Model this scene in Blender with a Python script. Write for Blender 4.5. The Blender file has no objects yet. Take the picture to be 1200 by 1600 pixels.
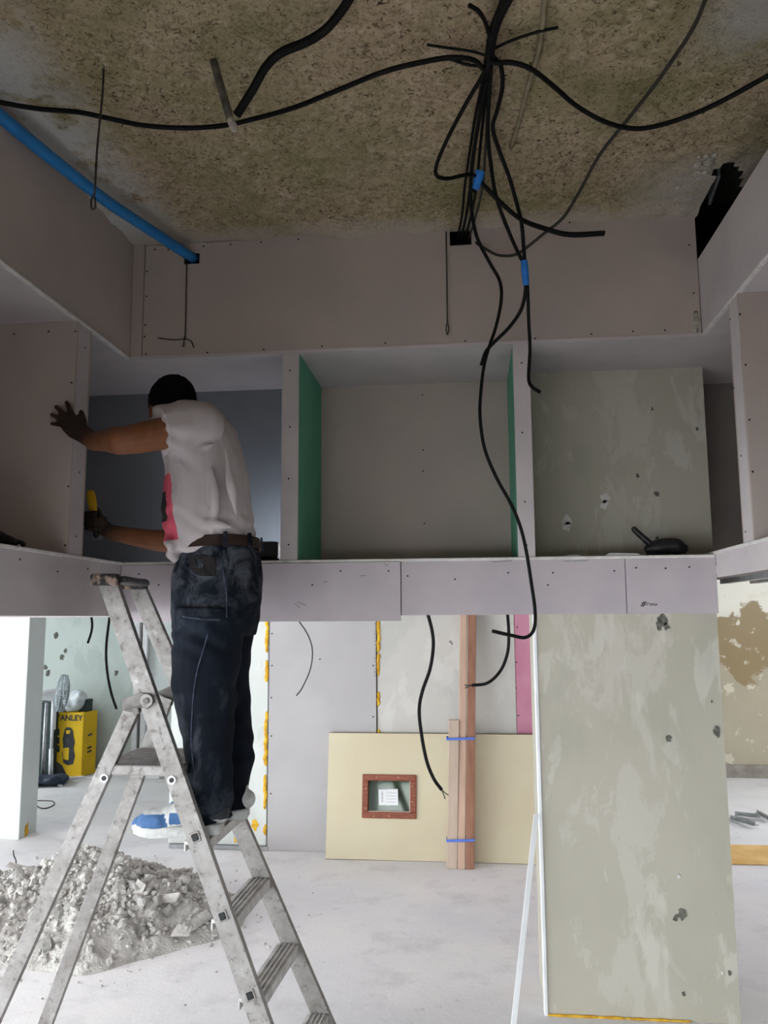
import bpy, bmesh, math, random
from mathutils import Vector, Matrix, noise
random.seed(7)
scene = bpy.context.scene
COL = scene.collection

# ---------------------------------------------------------------- camera
EYE = Vector((0.0, 0.0, 1.65))
FPX = 1260.0                                   # focal length in pixels of the 1200x1600 frame
CAM_M = Matrix(((0.994184429903461, -0.10584722127426888, 0.01984149908767499),
                (0.10752517263980459, 0.9858771513107293, -0.12839228860107396),
                (-0.005971313616823788, 0.12977907486169415, 0.991524954371665)))   # columns: right, forward, up
cam_d = bpy.data.cameras.new('camera')
cam = bpy.data.objects.new('camera', cam_d)
COL.objects.link(cam)
r, f, u = CAM_M.col[0], CAM_M.col[1], CAM_M.col[2]
cam.matrix_world = Matrix(((r.x, u.x, -f.x, EYE.x), (r.y, u.y, -f.y, EYE.y), (r.z, u.z, -f.z, EYE.z), (0, 0, 0, 1)))
cam_d.sensor_fit = 'VERTICAL'
cam_d.sensor_height = 32.0
cam_d.lens = FPX / 1600.0 * 32.0
cam_d.clip_start = 0.05
cam_d.clip_end = 200
scene.camera = cam

# ---------------------------------------------------------------- daylight
world = bpy.data.worlds.new('overcast_sky')
scene.world = world
world.use_nodes = True
bg = world.node_tree.nodes['Background']
bg.inputs['Color'].default_value = (0.90, 0.96, 1.0, 1)
bg.inputs['Strength'].default_value = 13.5
vs = scene.view_settings
vs.view_transform = 'Standard'
vs.look = 'None'
vs.gamma = 1.0
vs.use_curve_mapping = False
vs.exposure = 0.0

def portal(name, loc, rot, sx, sy):            # marks a real window opening for the sky sampler; emits nothing itself
    l = bpy.data.lights.new(name, 'AREA')
    l.shape = 'RECTANGLE'; l.size = sx; l.size_y = sy
    l.cycles.is_portal = True
    o = bpy.data.objects.new(name, l); COL.objects.link(o)
    o.location = loc; o.rotation_euler = rot
    return o
# window openings: (x or y position, from, to, sill, head)
WIN_LEFT = [(-4.8, -1.9), (-1.6, 1.3), (1.6, 3.9), (7.15, 7.95)]      # in wall_left at x = -5.8, along y
WIN_FRONT = [(-4.8, -2.4), (-2.0, -0.1)]               # in wall_front at y = -5.2, along x
WIN_RIGHT = [(5.6, 7.3)]                              # in wall_right at x = 5.0, along y
SILL, HEAD = 0.12, 2.25
for a, b in WIN_LEFT:
    portal('daylight_portal', (-5.78, (a+b)/2, (SILL+HEAD)/2), (0, -math.pi/2, 0), HEAD-SILL, b-a)
for a, b in WIN_FRONT:
    portal('daylight_portal', ((a+b)/2, -5.18, (SILL+HEAD)/2), (math.pi/2, 0, 0), b-a, HEAD-SILL)
for a, b in WIN_RIGHT:
    portal('daylight_portal', (4.98, (a+b)/2, (SILL+HEAD)/2), (0, math.pi/2, 0), HEAD-SILL, b-a)

# ---------------------------------------------------------------- helpers
def ray(px, py):
    return CAM_M @ Vector(((px-600)/FPX, 1, -(py-800)/FPX))
def at(px, py, y):                             # point seen at a photo pixel, at a given distance y into the room
    d = ray(px, py); return EYE + d*((y-EYE.y)/d.y)
def atz(px, py, z):
    d = ray(px, py); return EYE + d*((z-EYE.z)/d.z)
def atx(px, py, x):
    d = ray(px, py); return EYE + d*((x-EYE.x)/d.x)

WL = {}                                        # world location of every parent
class MB:
    def __init__(self): self.v = []; self.f = []; self.mi = []
    def face(self, idx, m=0): self.f.append(idx); self.mi.append(m)
    def box(self, x0, x1, y0, y1, z0, z1, m=0):
        return self.hexa([(x0,y0,z0),(x1,y0,z0),(x1,y1,z0),(x0,y1,z0),(x0,y0,z1),(x1,y0,z1),(x1,y1,z1),(x0,y1,z1)], m)
    def hexa(self, p, m=0):
        b = len(self.v); self.v += [Vector(q) for q in p]
        for q in ((0,3,2,1),(4,5,6,7),(0,1,5,4),(1,2,6,5),(2,3,7,6),(3,0,4,7)): self.face([b+i for i in q], m)
        return self
    def bar(self, a, b, w, t, up=(0,0,1), m=0):            # rectangular bar from a to b; w across, t along 'up'
        a, b = Vector(a), Vector(b); d = (b-a).normalized(); up = Vector(up)
        s = d.cross(up).normalized()*(w/2); n = s.cross(d).normalized()*(t/2)
        return self.hexa([a-s-n, a+s-n, b+s-n, b-s-n, a-s+n, a+s+n, b+s+n, b-s+n], m)
    def tube(self, pts, r, n=8, ref=None, flat=1.0, m=0, round_ends=False, close=False):
        pts = [Vector(p) for p in pts]; k = len(pts)
        rs = list(r) if isinstance(r, (list, tuple)) else [r]*k
        fl = list(flat) if isinstance(flat, (list, tuple)) else [flat]*k
        if round_ends:
            d0 = (pts[0]-pts[1]).normalized(); d1 = (pts[-1]-pts[-2]).normalized()
            pre = []; post = []
            for a in (88, 65, 40, 20):
                c_, s_ = math.cos(math.radians(a)), math.sin(math.radians(a))
                pre.append((pts[0]+d0*rs[0]*s_*min(1, fl[0]), rs[0]*c_, fl[0])); post.append((pts[-1]+d1*rs[-1]*s_*min(1, fl[-1]), rs[-1]*c_, fl[-1]))
            post.reverse()
            pts = [p[0] for p in pre]+pts+[p[0] for p in post]
            rs = [p[1] for p in pre]+rs+[p[1] for p in post]
            fl = [p[2] for p in pre]+fl+[p[2] for p in post]
            k = len(pts)
        base = len(self.v); prev = None
        for i in range(k):
            if close: d = pts[(i+1) % k]-pts[i-1]
            else: d = pts[min(i+1, k-1)]-pts[max(i-1, 0)]
            if d.length < 1e-9: d = Vector((0,0,1))
            d.normalize()
            if prev is None:
                s = Vector(ref) if ref is not None else (Vector((0,0,1)) if abs(d.z) < .9 else Vector((1,0,0)))
            else: s = Vector(ref) if ref is not None else prev
            s = (s - d*s.dot(d))
            if s.length < 1e-6: s = d.orthogonal()
            s.normalize(); prev = s
            t = d.cross(s)
            for j in range(n):
                a = 2*math.pi*j/n
                self.v.append(pts[i] + s*(math.cos(a)*rs[i]) + t*(math.sin(a)*rs[i]*fl[i]))
        seg = k if close else k-1
        for i in range(seg):
            for j in range(n):
                a = base+i*n+j; b = base+i*n+(j+1) % n; i2 = (i+1) % k
                self.face([a, b, base+i2*n+(j+1) % n, base+i2*n+j], m)
        if not close:
            self.face([base+j for j in range(n)][::-1], m); self.face([base+(k-1)*n+j for j in range(n)], m)
        return self
    def disc(self, c, nrm, r, h=0.002, n=12, m=0):
        c = Vector(c); nrm = Vector(nrm).normalized()
        return self.tube([c, c+nrm*h], r, n=n, m=m)
    def ball(self, c, r, sq=(1,1,1), nu=14, nv=10, rot=None, m=0):
        c = Vector(c); b = len(self.v)
        for i in range(nv+1):
            ph = math.pi*i/nv
            for j in range(nu):
                th = 2*math.pi*j/nu
                p = Vector((math.sin(ph)*math.cos(th)*r*sq[0], math.sin(ph)*math.sin(th)*r*sq[1], math.cos(ph)*r*sq[2]))
                if rot is not None: p = rot @ p
                self.v.append(c+p)
        for i in range(nv):
            for j in range(nu):
                self.face([b+i*nu+j, b+(i+1)*nu+j, b+(i+1)*nu+(j+1) % nu, b+i*nu+(j+1) % nu], m)
        return self
    def poly(self, pts, ext, m=0):                          # flat outline pulled by a vector into a solid
        pts = [Vector(p) for p in pts]; n = len(pts); b = len(self.v); e = Vector(ext)
        self.v += pts + [p+e for p in pts]
        self.face(list(range(b, b+n))[::-1], m); self.face(list(range(b+n, b+2*n)), m)
        for i in range(n): self.face([b+i, b+(i+1) % n, b+n+(i+1) % n, b+n+i], m)
        return self
    def mesh(self, name, off=None, bevel=0, seg=1, smooth=False):
        me = bpy.data.meshes.new(name)
        off = off if off is not None else Vector((0,0,0))
        me.from_pydata([tuple(v-off) for v in self.v], [], self.f)
        if any(self.mi): me.polygons.foreach_set('material_index', self.mi)
        bm = bmesh.new(); bm.from_mesh(me)
        bmesh.ops.remove_doubles(bm, verts=bm.verts, dist=1e-6)
        bmesh.ops.recalc_face_normals(bm, faces=bm.faces)
        if bevel:
            bmesh.ops.bevel(bm, geom=[e for e in bm.edges if len(e.link_faces) == 2 and e.calc_face_angle(0) > .6], offset=bevel, segments=seg, affect='EDGES', profile=.5, clamp_overlap=True)
        for fc in bm.faces: fc.smooth = bool(smooth)
        bm.to_mesh(me); bm.free(); me.update()
        return me
    def build(self, name, mat, parent=None, bevel=0, seg=1, smooth=False):
        off = WL.get(parent.name, Vector((0,0,0))) if parent else None
        me = self.mesh(name, off, bevel, seg, smooth)
        return link(name, me, mat, parent)

def link(name, me, mat, parent=None):
    o = bpy.data.objects.new(name, me); COL.objects.link(o)
    for q in (mat if isinstance(mat, (list, tuple)) else [mat]): me.materials.append(M[q])
    if parent:
        o.parent = parent; WL[o.name] = WL.get(parent.name, Vector((0,0,0)))
    else: WL[o.name] = Vector((0,0,0))
    return o
def recenter(o):                                # origin to the base centre of a one-mesh thing
    vs_ = [v.co for v in o.data.vertices]
    lo = Vector((min(v[i] for v in vs_) for i in range(3))); hi = Vector((max(v[i] for v in vs_) for i in range(3)))
    c = Vector(((lo.x+hi.x)/2, (lo.y+hi.y)/2, lo.z))
    o.data.transform(Matrix.Translation(-c)); o.location = c; WL[o.name] = c
    return o
def tag(o, label, cat, group=None, kind=None):
    o['label'] = label; o['category'] = cat
    if group: o['group'] = group
    if kind: o['kind'] = kind
    return o
def thing(name, label, cat, loc=(0,0,0), group=None, local=False):
    o = bpy.data.objects.new(name, None); COL.objects.link(o)
    o.empty_display_size = .1
    o.location = loc; WL[o.name] = Vector((0,0,0)) if local else Vector(loc)
    return tag(o, label, cat, group)
def struct(name, loc=(0,0,0)):
    o = bpy.data.objects.new(name, None); COL.objects.link(o); o.location = loc; WL[o.name] = Vector(loc)
    o['kind'] = 'structure'
    return o
def sbuild(name, mb, mat, parent=None, **k):
    o = mb.build(name, mat, parent, **k)
    if not parent: o['kind'] = 'structure'
    return o
def spline(pts, per=6):                         # Catmull-Rom through the points
    pts = [Vector(p) for p in pts]; out = []
    if len(pts) < 3: return pts
    q = [pts[0]*2-pts[1]]+pts+[pts[-1]*2-pts[-2]]
    for i in range(1, len(q)-2):
        a, b, c, d = q[i-1], q[i], q[i+1], q[i+2]
        for s in range(per):
            t = s/per
            out.append(.5*((2*b)+(c-a)*t+(2*a-5*b+4*c-d)*t*t+(3*b-a-3*c+d)*t**3))
    out.append(pts[-1]); return out
def remesh(mb, name, voxel, smooth=2, shrink=.5):
    me = mb.mesh(name+'_raw')
    o = bpy.data.objects.new(name+'_raw', me); COL.objects.link(o)
    m = o.modifiers.new('r', 'REMESH'); m.mode = 'VOXEL'; m.voxel_size = voxel; m.use_smooth_shade = True
    if smooth:
        s = o.modifiers.new('s', 'SMOOTH'); s.factor = shrink; s.iterations = smooth
    dg = bpy.context.evaluated_depsgraph_get(); dg.update()
    out = bpy.data.meshes.new_from_object(o.evaluated_get(dg))
    bpy.data.objects.remove(o); bpy.data.meshes.remove(me)
    out.name = name
    for p in out.polygons: p.use_smooth = True
    return out
def text_mesh(body, size, ext=0.0006):
    cu = bpy.data.curves.new('t', 'FONT'); cu.body = body; cu.size = size; cu.extrude = ext; cu.align_x = 'CENTER'; cu.align_y = 'CENTER'; cu.offset = size*.028
    o = bpy.data.objects.new('t', cu); COL.objects.link(o)
    dg = bpy.context.evaluated_depsgraph_get(); dg.update()
    me = bpy.data.meshes.new_from_object(o.evaluated_get(dg))
    bpy.data.objects.remove(o); bpy.data.curves.remove(cu)
    return me
def nz(p, s, seed=0.0): return noise.noise(Vector(p)*s+Vector((seed, seed*1.7, -seed)))

# ---------------------------------------------------------------- materials
M = {}
def newmat(name):
    m = bpy.data.materials.new(name); m.use_nodes = True; M[name] = m
    nt = m.node_tree; b = nt.nodes['Principled BSDF']
    return m, nt, b
def nd(nt, t, **k):
    n = nt.nodes.new(t)
    for a, v in k.items():
        if a in n.inputs: n.inputs[a].default_value = v
        else: setattr(n, a, v)
    return n
def coords(nt, scale=(1,1,1), loc=(0,0,0)):
    tc = nd(nt, 'ShaderNodeTexCoord'); mp = nd(nt, 'ShaderNodeMapping')
    mp.inputs['Scale'].default_value = scale; mp.inputs['Location'].default_value = loc
    nt.links.new(tc.outputs['Object'], mp.inputs['Vector'])
    return mp.outputs['Vector']
def noi(nt, vec, scale, detail=4, rough=.55, dist=0):
    n = nd(nt, 'ShaderNodeTexNoise', Scale=scale, Detail=detail, Roughness=rough, Distortion=dist)
    nt.links.new(vec, n.inputs['Vector']); return n.outputs['Fac']
def ramp(nt, fac, stops):
    r_ = nd(nt, 'ShaderNodeValToRGB'); e = r_.color_ramp.elements
    while len(e) < len(stops): e.new(.5)
    for i, (p, c) in enumerate(stops):
        e[i].position = p; e[i].color = tuple(c)+(1,) if isinstance(c, (tuple, list)) else (c, c, c, 1)
    nt.links.new(fac, r_.inputs['Fac']); return r_.outputs['Color']
def mix(nt, fac, a, b, mode='MIX'):
    m = nd(nt, 'ShaderNodeMix', data_type='RGBA', blend_type=mode)
    for s, v in (('Factor', fac), ('A', a), ('B', b)):
        sock = [i for i in m.inputs if i.name == s and (i.type == 'VALUE' if s == 'Factor' else i.type == 'RGBA')][0]
        if hasattr(v, 'is_linked'): nt.links.new(v, sock)
        elif s == 'Factor': sock.default_value = v
        else: sock.default_value = tuple(v)[:3]+(1,)
    return [o for o in m.outputs if o.type == 'RGBA'][0]
def bump(nt, b, h, strength=.3, dist=.01):
    n = nd(nt, 'ShaderNodeBump', Strength=strength, Distance=dist)
    nt.links.new(h, n.inputs['Height']); nt.links.new(n.outputs['Normal'], b.inputs['Normal'])
def srgb(r_, g, b_): 
    f_ = lambda c: (c/255/12.92 if c/255 <= .04045 else ((c/255+.055)/1.055)**2.4)
    return (f_(r_), f_(g), f_(b_))
def pm(name, c1, c2=None, scale=6, rough=.7, bmp=0, bscale=60, metal=0, lo=.38, hi=.62, spec=.3, stretch=(1,1,1), dist=.005):
    m, nt, b = newmat(name); v = coords(nt, stretch)
    b.inputs['Roughness'].default_value = rough; b.inputs['Metallic'].default_value = metal
    b.inputs['Specular IOR Level'].default_value = spec
    c2 = c2 or tuple(min(1, x*.86) for x in c1)
    nt.links.new(ramp(nt, noi(nt, v, scale), [(lo, c1), (hi, c2)]), b.inputs['Base Color'])
    if bmp: bump(nt, b, noi(nt, v, bscale, 5), bmp, dist)
    return m
pm('gypsum', srgb(188,174,166), srgb(180,168,161), 3, .85, .05, 200)
pm('gypsum_white', srgb(204,195,195), srgb(195,187,188), 4, .85, .05, 200)
pm('gypsum_edge', srgb(226,222,218), srgb(210,205,202), 25, .9, .2, 120)
pm('gypsum_green', srgb(108,176,148), srgb(100,168,140), 4, .85, .05, 200)
pm('gypsum_pink', srgb(206,142,164), srgb(198,132,154), 5, .85, .05, 150)
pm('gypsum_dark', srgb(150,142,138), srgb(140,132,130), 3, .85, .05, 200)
pm('screw', (.012,.012,.013), (.02,.02,.02), 50, .5)
pm('black_rubber', (.006,.006,.006), (.010,.0095,.009), 40, .6, .1, 200, spec=.12)
pm('grey_cable', (.05,.046,.04), (.032,.03,.026), 20, .6, .1, 200)
pm('tan_conduit', srgb(150,138,112), srgb(128,118,95), 20, .8, .3, 120)
pm('blue_conduit', (.012,.20,.52), (.01,.16,.44), 8, .38, spec=.5)
pm('blue_tape', (.03,.22,.68), (.02,.17,.55), 30, .5)
pm('blue_strap', (.12,.22,.72), (.1,.18,.6), 30, .5)
pm('wire', (.10,.09,.08), (.05,.045,.04), 60, .5, metal=.6)
pm('foam_tube', srgb(120,116,105), srgb(88,84,76), 15, .9, .3, 120)
pm('plaster_lump', srgb(205,200,190), srgb(160,152,138), 14, .95, .8, 60, dist=.02)
pm('steel', (.50,.51,.52), (.38,.39,.40), 18, .4, .1, 90, metal=.8)
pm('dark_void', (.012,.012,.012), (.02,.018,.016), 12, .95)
pm('pu_foam', srgb(236,190,62), srgb(205,150,40), 22, .8, .6, 50, dist=.01)
pm('board_b', srgb(186,182,182), srgb(180,176,177), 2.5, .85, .05, 150)
pm('white_paint', srgb(214,220,218), srgb(207,213,211), 2, .75, .05, 60)
pm('white_plastic', srgb(238,238,240), srgb(226,226,228), 6, .4, spec=.5)
pm('cream_door', srgb(212,202,174), srgb(207,194,166), 1.6, .55, .03, 80)
pm('door_edge', srgb(120,95,70), srgb(95,75,55), 14, .8)
pm('frame_wood', srgb(150,88,66), srgb(128,70,52), 10, .5, .2, 60, stretch=(1,1,6))
pm('batten_pale', srgb(198,178,162), srgb(190,168,150), 5, .7, .2, 40, stretch=(6,6,.6))
pm('batten_mid', srgb(204,172,152), srgb(196,162,142), 5, .7, .2, 40, stretch=(6,6,.6))
pm('batten_dark', srgb(160,116,96), srgb(146,102,82), 5, .7, .2, 40, stretch=(6,6,.6))
pm('rubble', srgb(206,203,198), srgb(172,168,163), 14, .95, .8, 70, dist=.015)
pm('rubble_pale', srgb(226,223,219), srgb(196,192,187), 10, .95, .7, 70, dist=.01)
pm('hair', (.004,.004,.004), (.007,.006,.006), 60, .85, .6, 260, dist=.01, spec=.08)
pm('belt', srgb(58,40,32), srgb(40,28,24), 30, .55, .2, 120)
pm('shoe_white', srgb(214,214,212), srgb(180,180,178), 22, .7, .2, 90)
pm('shoe_blue', srgb(76,112,160), srgb(62,96,142), 16, .7, .3, 120)
pm('shoe_dark', (.02,.022,.03), (.03,.03,.035), 16, .7)
pm('white_lace', srgb(225,225,222), srgb(190,190,188), 40, .8)
pm('print_black', (.015,.013,.014), (.03,.025,.025), 30, .85)
pm('black_plastic', (.012,.012,.013), (.022,.022,.024), 20, .45, spec=.5)
pm('yellow_plastic', srgb(222,180,28), srgb(205,160,20), 10, .45)
pm('paper', srgb(240,240,240), srgb(230,230,232), 6, .8)
pm('ink', (.05,.05,.055), (.08,.08,.085), 40, .8)
pm('ink_soft', (.26,.25,.25), (.34,.33,.33), 40, .85)
pm('carton', srgb(232,192,34), srgb(222,180,28), 3, .6)
pm('carton_side', srgb(226,190,52), srgb(214,176,40), 3, .6)
pm('carton_dark', srgb(52,56,60), srgb(70,72,74), 16, .6)
pm('dark_green', srgb(52,68,66), srgb(40,54,54), 5, .6)
pm('bag', srgb(226,232,234), srgb(206,214,218), 9, .35, .5, 20, dist=.02, spec=.5)
pm('fan_grey', srgb(176,186,190), srgb(158,168,174), 8, .45)
pm('baseboard_grey', srgb(150,142,134), srgb(128,120,112), 8, .7)
pm('yellow_plank', srgb(236,196,132), srgb(220,176,110), 6, .7, .1, 40)
pm('blue_sheet', srgb(62,74,92), srgb(46,56,72), 8, .5, .5, 14, dist=.02)
pm('dark_plaster', srgb(118,116,108), srgb(92,90,84), 60, .95, .6, 90)
pm('timber_site', srgb(160,128,96), srgb(140,110,80), 8, .8)
pm('led_housing', (.02,.02,.022), (.03,.03,.03), 10, .4)

def m_aluminium():
    m, nt, b = newmat('aluminium'); v = coords(nt)
    b.inputs['Metallic'].default_value = .35; b.inputs['Roughness'].default_value = .5
    n1 = noi(nt, v, 9, 6, .65); n2 = noi(nt, v, 42, 5, .7)
    c = ramp(nt, n1, [(.32, srgb(132,127,123)), (.6, srgb(160,156,154))])
    c = mix(nt, ramp(nt, n2, [(.56, 0.0), (.66, .75)]), c, srgb(112,105,100))
    c = mix(nt, ramp(nt, noi(nt, v, 23, 4, .6), [(.60, 0.0), (.70, .4)]), c, srgb(198,194,190))
    nt.links.new(c, b.inputs['Base Color'])
    nt.links.new(ramp(nt, n2, [(.4, .5), (.65, .8)]), b.inputs['Roughness'])
    bump(nt, b, n2, .12, .003)
m_aluminium()
def m_ceiling():
    m, nt, b = newmat('fibre_ceiling'); v = coords(nt)
    b.inputs['Roughness'].default_value = .95; b.inputs['Specular IOR Level'].default_value = .1
    base = ramp(nt, noi(nt, v, 1.7, 4, .6), [(.32, srgb(160,150,112)), (.5, srgb(188,170,140)), (.68, srgb(182,160,134))])
    grain = noi(nt, v, 30, 6, .75, 1.2)
    c = mix(nt, ramp(nt, grain, [(.34, .8), (.52, .0)]), base, srgb(104,94,66))
    c = mix(nt, ramp(nt, noi(nt, v, 24, 5, .7, .8), [(.52, 0.0), (.68, .7)]), c, srgb(214,198,172))
    # dark open pores, denser in some areas
    area = noi(nt, v, 2.6, 3, .6)
    pore = noi(nt, v, 38, 4, .65, 2.4)
    pm_ = nd(nt, 'ShaderNodeMath', operation='MULTIPLY')
    nt.links.new(ramp(nt, pore, [(.57, 0.0), (.64, 1.0)]), pm_.inputs[0])
    nt.links.new(ramp(nt, area, [(.3, .45), (.6, 1.0)]), pm_.inputs[1])
    c = mix(nt, pm_.outputs[0], c, srgb(44,38,26))
    # green algae tint patches
    c = mix(nt, ramp(nt, noi(nt, v, 3.2, 4, .6), [(.5, 0.0), (.72, .55)]), c, srgb(128,126,84))
    # white plaster smears near the left edge and the far right corner
    sep = nd(nt, 'ShaderNodeSeparateXYZ'); nt.links.new(v, sep.inputs[0])
    nn = noi(nt, v, 6, 5, .65)
    def band(sock, a, b_):
        mr = nd(nt, 'ShaderNodeMapRange'); nt.links.new(sock, mr.inputs['Value'])
        mr.inputs['From Min'].default_value = a; mr.inputs['From Max'].default_value = b_; return mr.outputs[0]
    def mul(a, b_):
        q = nd(nt, 'ShaderNodeMath', operation='MULTIPLY')
        for i, s in enumerate((a, b_)):
            if hasattr(s, 'is_linked'): nt.links.new(s, q.inputs[i])
            else: q.inputs[i].default_value = s
        return q.outputs[0]
    blot = ramp(nt, nn, [(.40, 0.0), (.52, 1.0)])
    blot2 = ramp(nt, nn, [(.30, 0.0), (.45, 1.0)])
    smear = mul(band(sep.outputs['X'], -1.14, -1.32), blot)
    c = mix(nt, smear, c, srgb(206,203,197))
    cor = mul(mul(band(sep.outputs['X'], .62, .78), band(sep.outputs['Y'], 2.35, 2.15)), blot2)
    c = mix(nt, cor, c, srgb(176,172,164))
    cor2 = mul(mul(band(sep.outputs['X'], .55, .85), band(sep.outputs['Y'], 2.75, 2.95)), blot2)
    c = mix(nt, cor2, c, srgb(186,178,166))
    edge = mul(band(sep.outputs['Y'], 3.10, 3.22), blot2)
    c = mix(nt, edge, c, srgb(190,180,166))
    nt.links.new(c, b.inputs['Base Color'])
    hh = nd(nt, 'ShaderNodeMath', operation='ADD'); nt.links.new(grain, hh.inputs[0]); nt.links.new(pm_.outputs[0], hh.inputs[1])
    bump(nt, b, hh.outputs[0], .6, .014)
m_ceiling()
def m_floor():
    m, nt, b = newmat('dusty_concrete'); v = coords(nt)
    b.inputs['Roughness'].default_value = .8
    c = ramp(nt, noi(nt, v, .9, 5, .6), [(.34, srgb(226,225,229)), (.62, srgb(238,235,234))])
    c = mix(nt, ramp(nt, noi(nt, v, 3.1, 6, .68), [(.52, 0.0), (.72, .45)]), c, srgb(190,187,189))
    c = mix(nt, ramp(nt, noi(nt, v, 14, 5, .7), [(.62, 0.0), (.72, .45)]), c, srgb(158,154,150))
    c = mix(nt, ramp(nt, noi(nt, v, 6.5, 4, .6), [(.60, 0.0), (.70, .6)]), c, srgb(238,236,234))
    nt.links.new(c, b.inputs['Base Color'])
    bump(nt, b, noi(nt, v, 24, 6, .7), .25, .008)
m_floor()
def m_column():
    m, nt, b = newmat('column_plaster'); v = coords(nt, (1,1,.38)); v2 = coords(nt)
    b.inputs['Roughness'].default_value = .85
    c = ramp(nt, noi(nt, v2, 1.6, 3), [(.35, srgb(180,175,160)), (.65, srgb(189,183,169))])
    # filler smears run up the middle of the face
    sep = nd(nt, 'ShaderNodeSeparateXYZ'); nt.links.new(v2, sep.inputs[0])
    mr = nd(nt, 'ShaderNodeMath', operation='SUBTRACT'); nt.links.new(sep.outputs['X'], mr.inputs[0]); mr.inputs[1].default_value = .64
    ab = nd(nt, 'ShaderNodeMath', operation='ABSOLUTE'); nt.links.new(mr.outputs[0], ab.inputs[0])
    near = nd(nt, 'ShaderNodeMapRange'); nt.links.new(ab.outputs[0], near.inputs['Value'])
    near.inputs['From Min'].default_value = .34; near.inputs['From Max'].default_value = .03
    near.inputs['To Min'].default_value = -.10; near.inputs['To Max'].default_value = .06
    ad = nd(nt, 'ShaderNodeMath', operation='ADD'); nt.links.new(noi(nt, v, 6.5, 8, .68, .5), ad.inputs[0]); nt.links.new(near.outputs[0], ad.inputs[1])
    c = mix(nt, ramp(nt, ad.outputs[0], [(.525, 0.0), (.575, .40)]), c, srgb(208,203,194))
    c = mix(nt, ramp(nt, noi(nt, v, 8, 5, .6, .4), [(.58, 0.0), (.63, .6)]), c, srgb(206,202,192))
    c = mix(nt, ramp(nt, noi(nt, v, 4.2, 5, .6), [(.60, 0.0), (.68, .35)]), c, srgb(166,165,152))
    nt.links.new(c, b.inputs['Base Color'])
    bump(nt, b, noi(nt, v2, 20, 5), .06, .004)
m_column()
def m_patchy(name, base, base2, patch, patch2, scale=2.2, stretch=(1,1,.6), amt=.55):
    m, nt, b = newmat(name); v = coords(nt, stretch)
    b.inputs['Roughness'].default_value = .88
    c = ramp(nt, noi(nt, v, 1.3, 3), [(.35, base), (.65, base2)])
    c = mix(nt, ramp(nt, noi(nt, v, scale, 5, .62, .4), [(.5, 0.0), (.56, amt)]), c, patch)
    c = mix(nt, ramp(nt, noi(nt, v, scale*2.3, 5, .6, .3), [(.58, 0.0), (.63, amt)]), c, patch2)
    nt.links.new(c, b.inputs['Base Color'])
    bump(nt, b, noi(nt, v, 25, 4), .05, .004)
m_patchy('board_a', srgb(212,215,211), srgb(205,209,205), srgb(220,222,219), srgb(194,198,195))
m_patchy('board_c', srgb(203,199,193), srgb(196,192,186), srgb(184,183,178), srgb(212,209,204), 2.0)
m_patchy('far_wall_left', srgb(205,214,208), srgb(196,206,200), srgb(210,218,212), srgb(186,198,190), 1.4)
def m_stained():
    m, nt, b = newmat('damaged_plaster'); v = coords(nt)
    b.inputs['Roughness'].default_value = .9
    c = ramp(nt, noi(nt, v, .8, 3), [(.35, srgb(172,162,142)), (.65, srgb(158,148,128))])
    sep = nd(nt, 'ShaderNodeSeparateXYZ'); nt.links.new(v, sep.inputs[0])
    ds = nd(nt, 'ShaderNodeVectorMath', operation='DISTANCE'); nt.links.new(v, ds.inputs[0]); ds.inputs[1].default_value = tuple(at(1160, 1000, 8.9))
    mr = nd(nt, 'ShaderNodeMapRange'); nt.links.new(ds.outputs['Value'], mr.inputs['Value'])
    mr.inputs['From Min'].default_value = .1; mr.inputs['From Max'].default_value = .95
    mr.inputs['To Min'].default_value = .13; mr.inputs['To Max'].default_value = -.22
    up_ = nd(nt, 'ShaderNodeMapRange'); nt.links.new(sep.outputs['Z'], up_.inputs['Value'])
    up_.inputs['From Min'].default_value = 1.2; up_.inputs['From Max'].default_value = 1.75
    c = mix(nt, up_.outputs[0], c, srgb(222,217,205))
    ad = nd(nt, 'ShaderNodeMath', operation='ADD'); nt.links.new(noi(nt, v, 1.9, 7, .62, .5), ad.inputs[0]); nt.links.new(mr.outputs[0], ad.inputs[1])
    c = mix(nt, ramp(nt, ad.outputs[0], [(.50, 0.0), (.53, .9)]), c, srgb(136,116,82))
    c = mix(nt, ramp(nt, noi(nt, v, 7, 6, .6), [(.60, 0.0), (.64, .6)]), c, srgb(214,206,190))
    nt.links.new(c, b.inputs['Base Color'])
    bump(nt, b, ad.outputs[0], .3, .02)
m_stained()
def m_jeans():
    m, nt, b = newmat('dusty_jeans'); v = coords(nt)
    b.inputs['Roughness'].default_value = .9; b.inputs['Specular IOR Level'].default_value = .15
    c = ramp(nt, noi(nt, v, 5, 4), [(.35, srgb(13,17,25)), (.65, srgb(20,27,38))])
    c = mix(nt, ramp(nt, noi(nt, coords(nt, (1,1,.6)), 9, 6, .68, .5), [(.52, 0.0), (.76, .5)]), c, srgb(92,96,106))
    sep = nd(nt, 'ShaderNodeSeparateXYZ'); nt.links.new(v, sep.inputs[0])
    mr = nd(nt, 'ShaderNodeMapRange'); nt.links.new(sep.outputs['Z'], mr.inputs['Value'])
    mr.inputs['From Min'].default_value = .62; mr.inputs['From Max'].default_value = .85
    sm = nd(nt, 'ShaderNodeMath', operation='MULTIPLY'); nt.links.new(mr.outputs[0], sm.inputs[0])
    nt.links.new(ramp(nt, noi(nt, v, 11, 6, .7, .6), [(.47, 0.0), (.68, .6)]), sm.inputs[1])
    c = mix(nt, sm.outputs[0], c, srgb(108,112,120))
    nt.links.new(c, b.inputs['Base Color'])
    bump(nt, b, noi(nt, v, 300, 2), .15, .002)
m_jeans()
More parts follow.
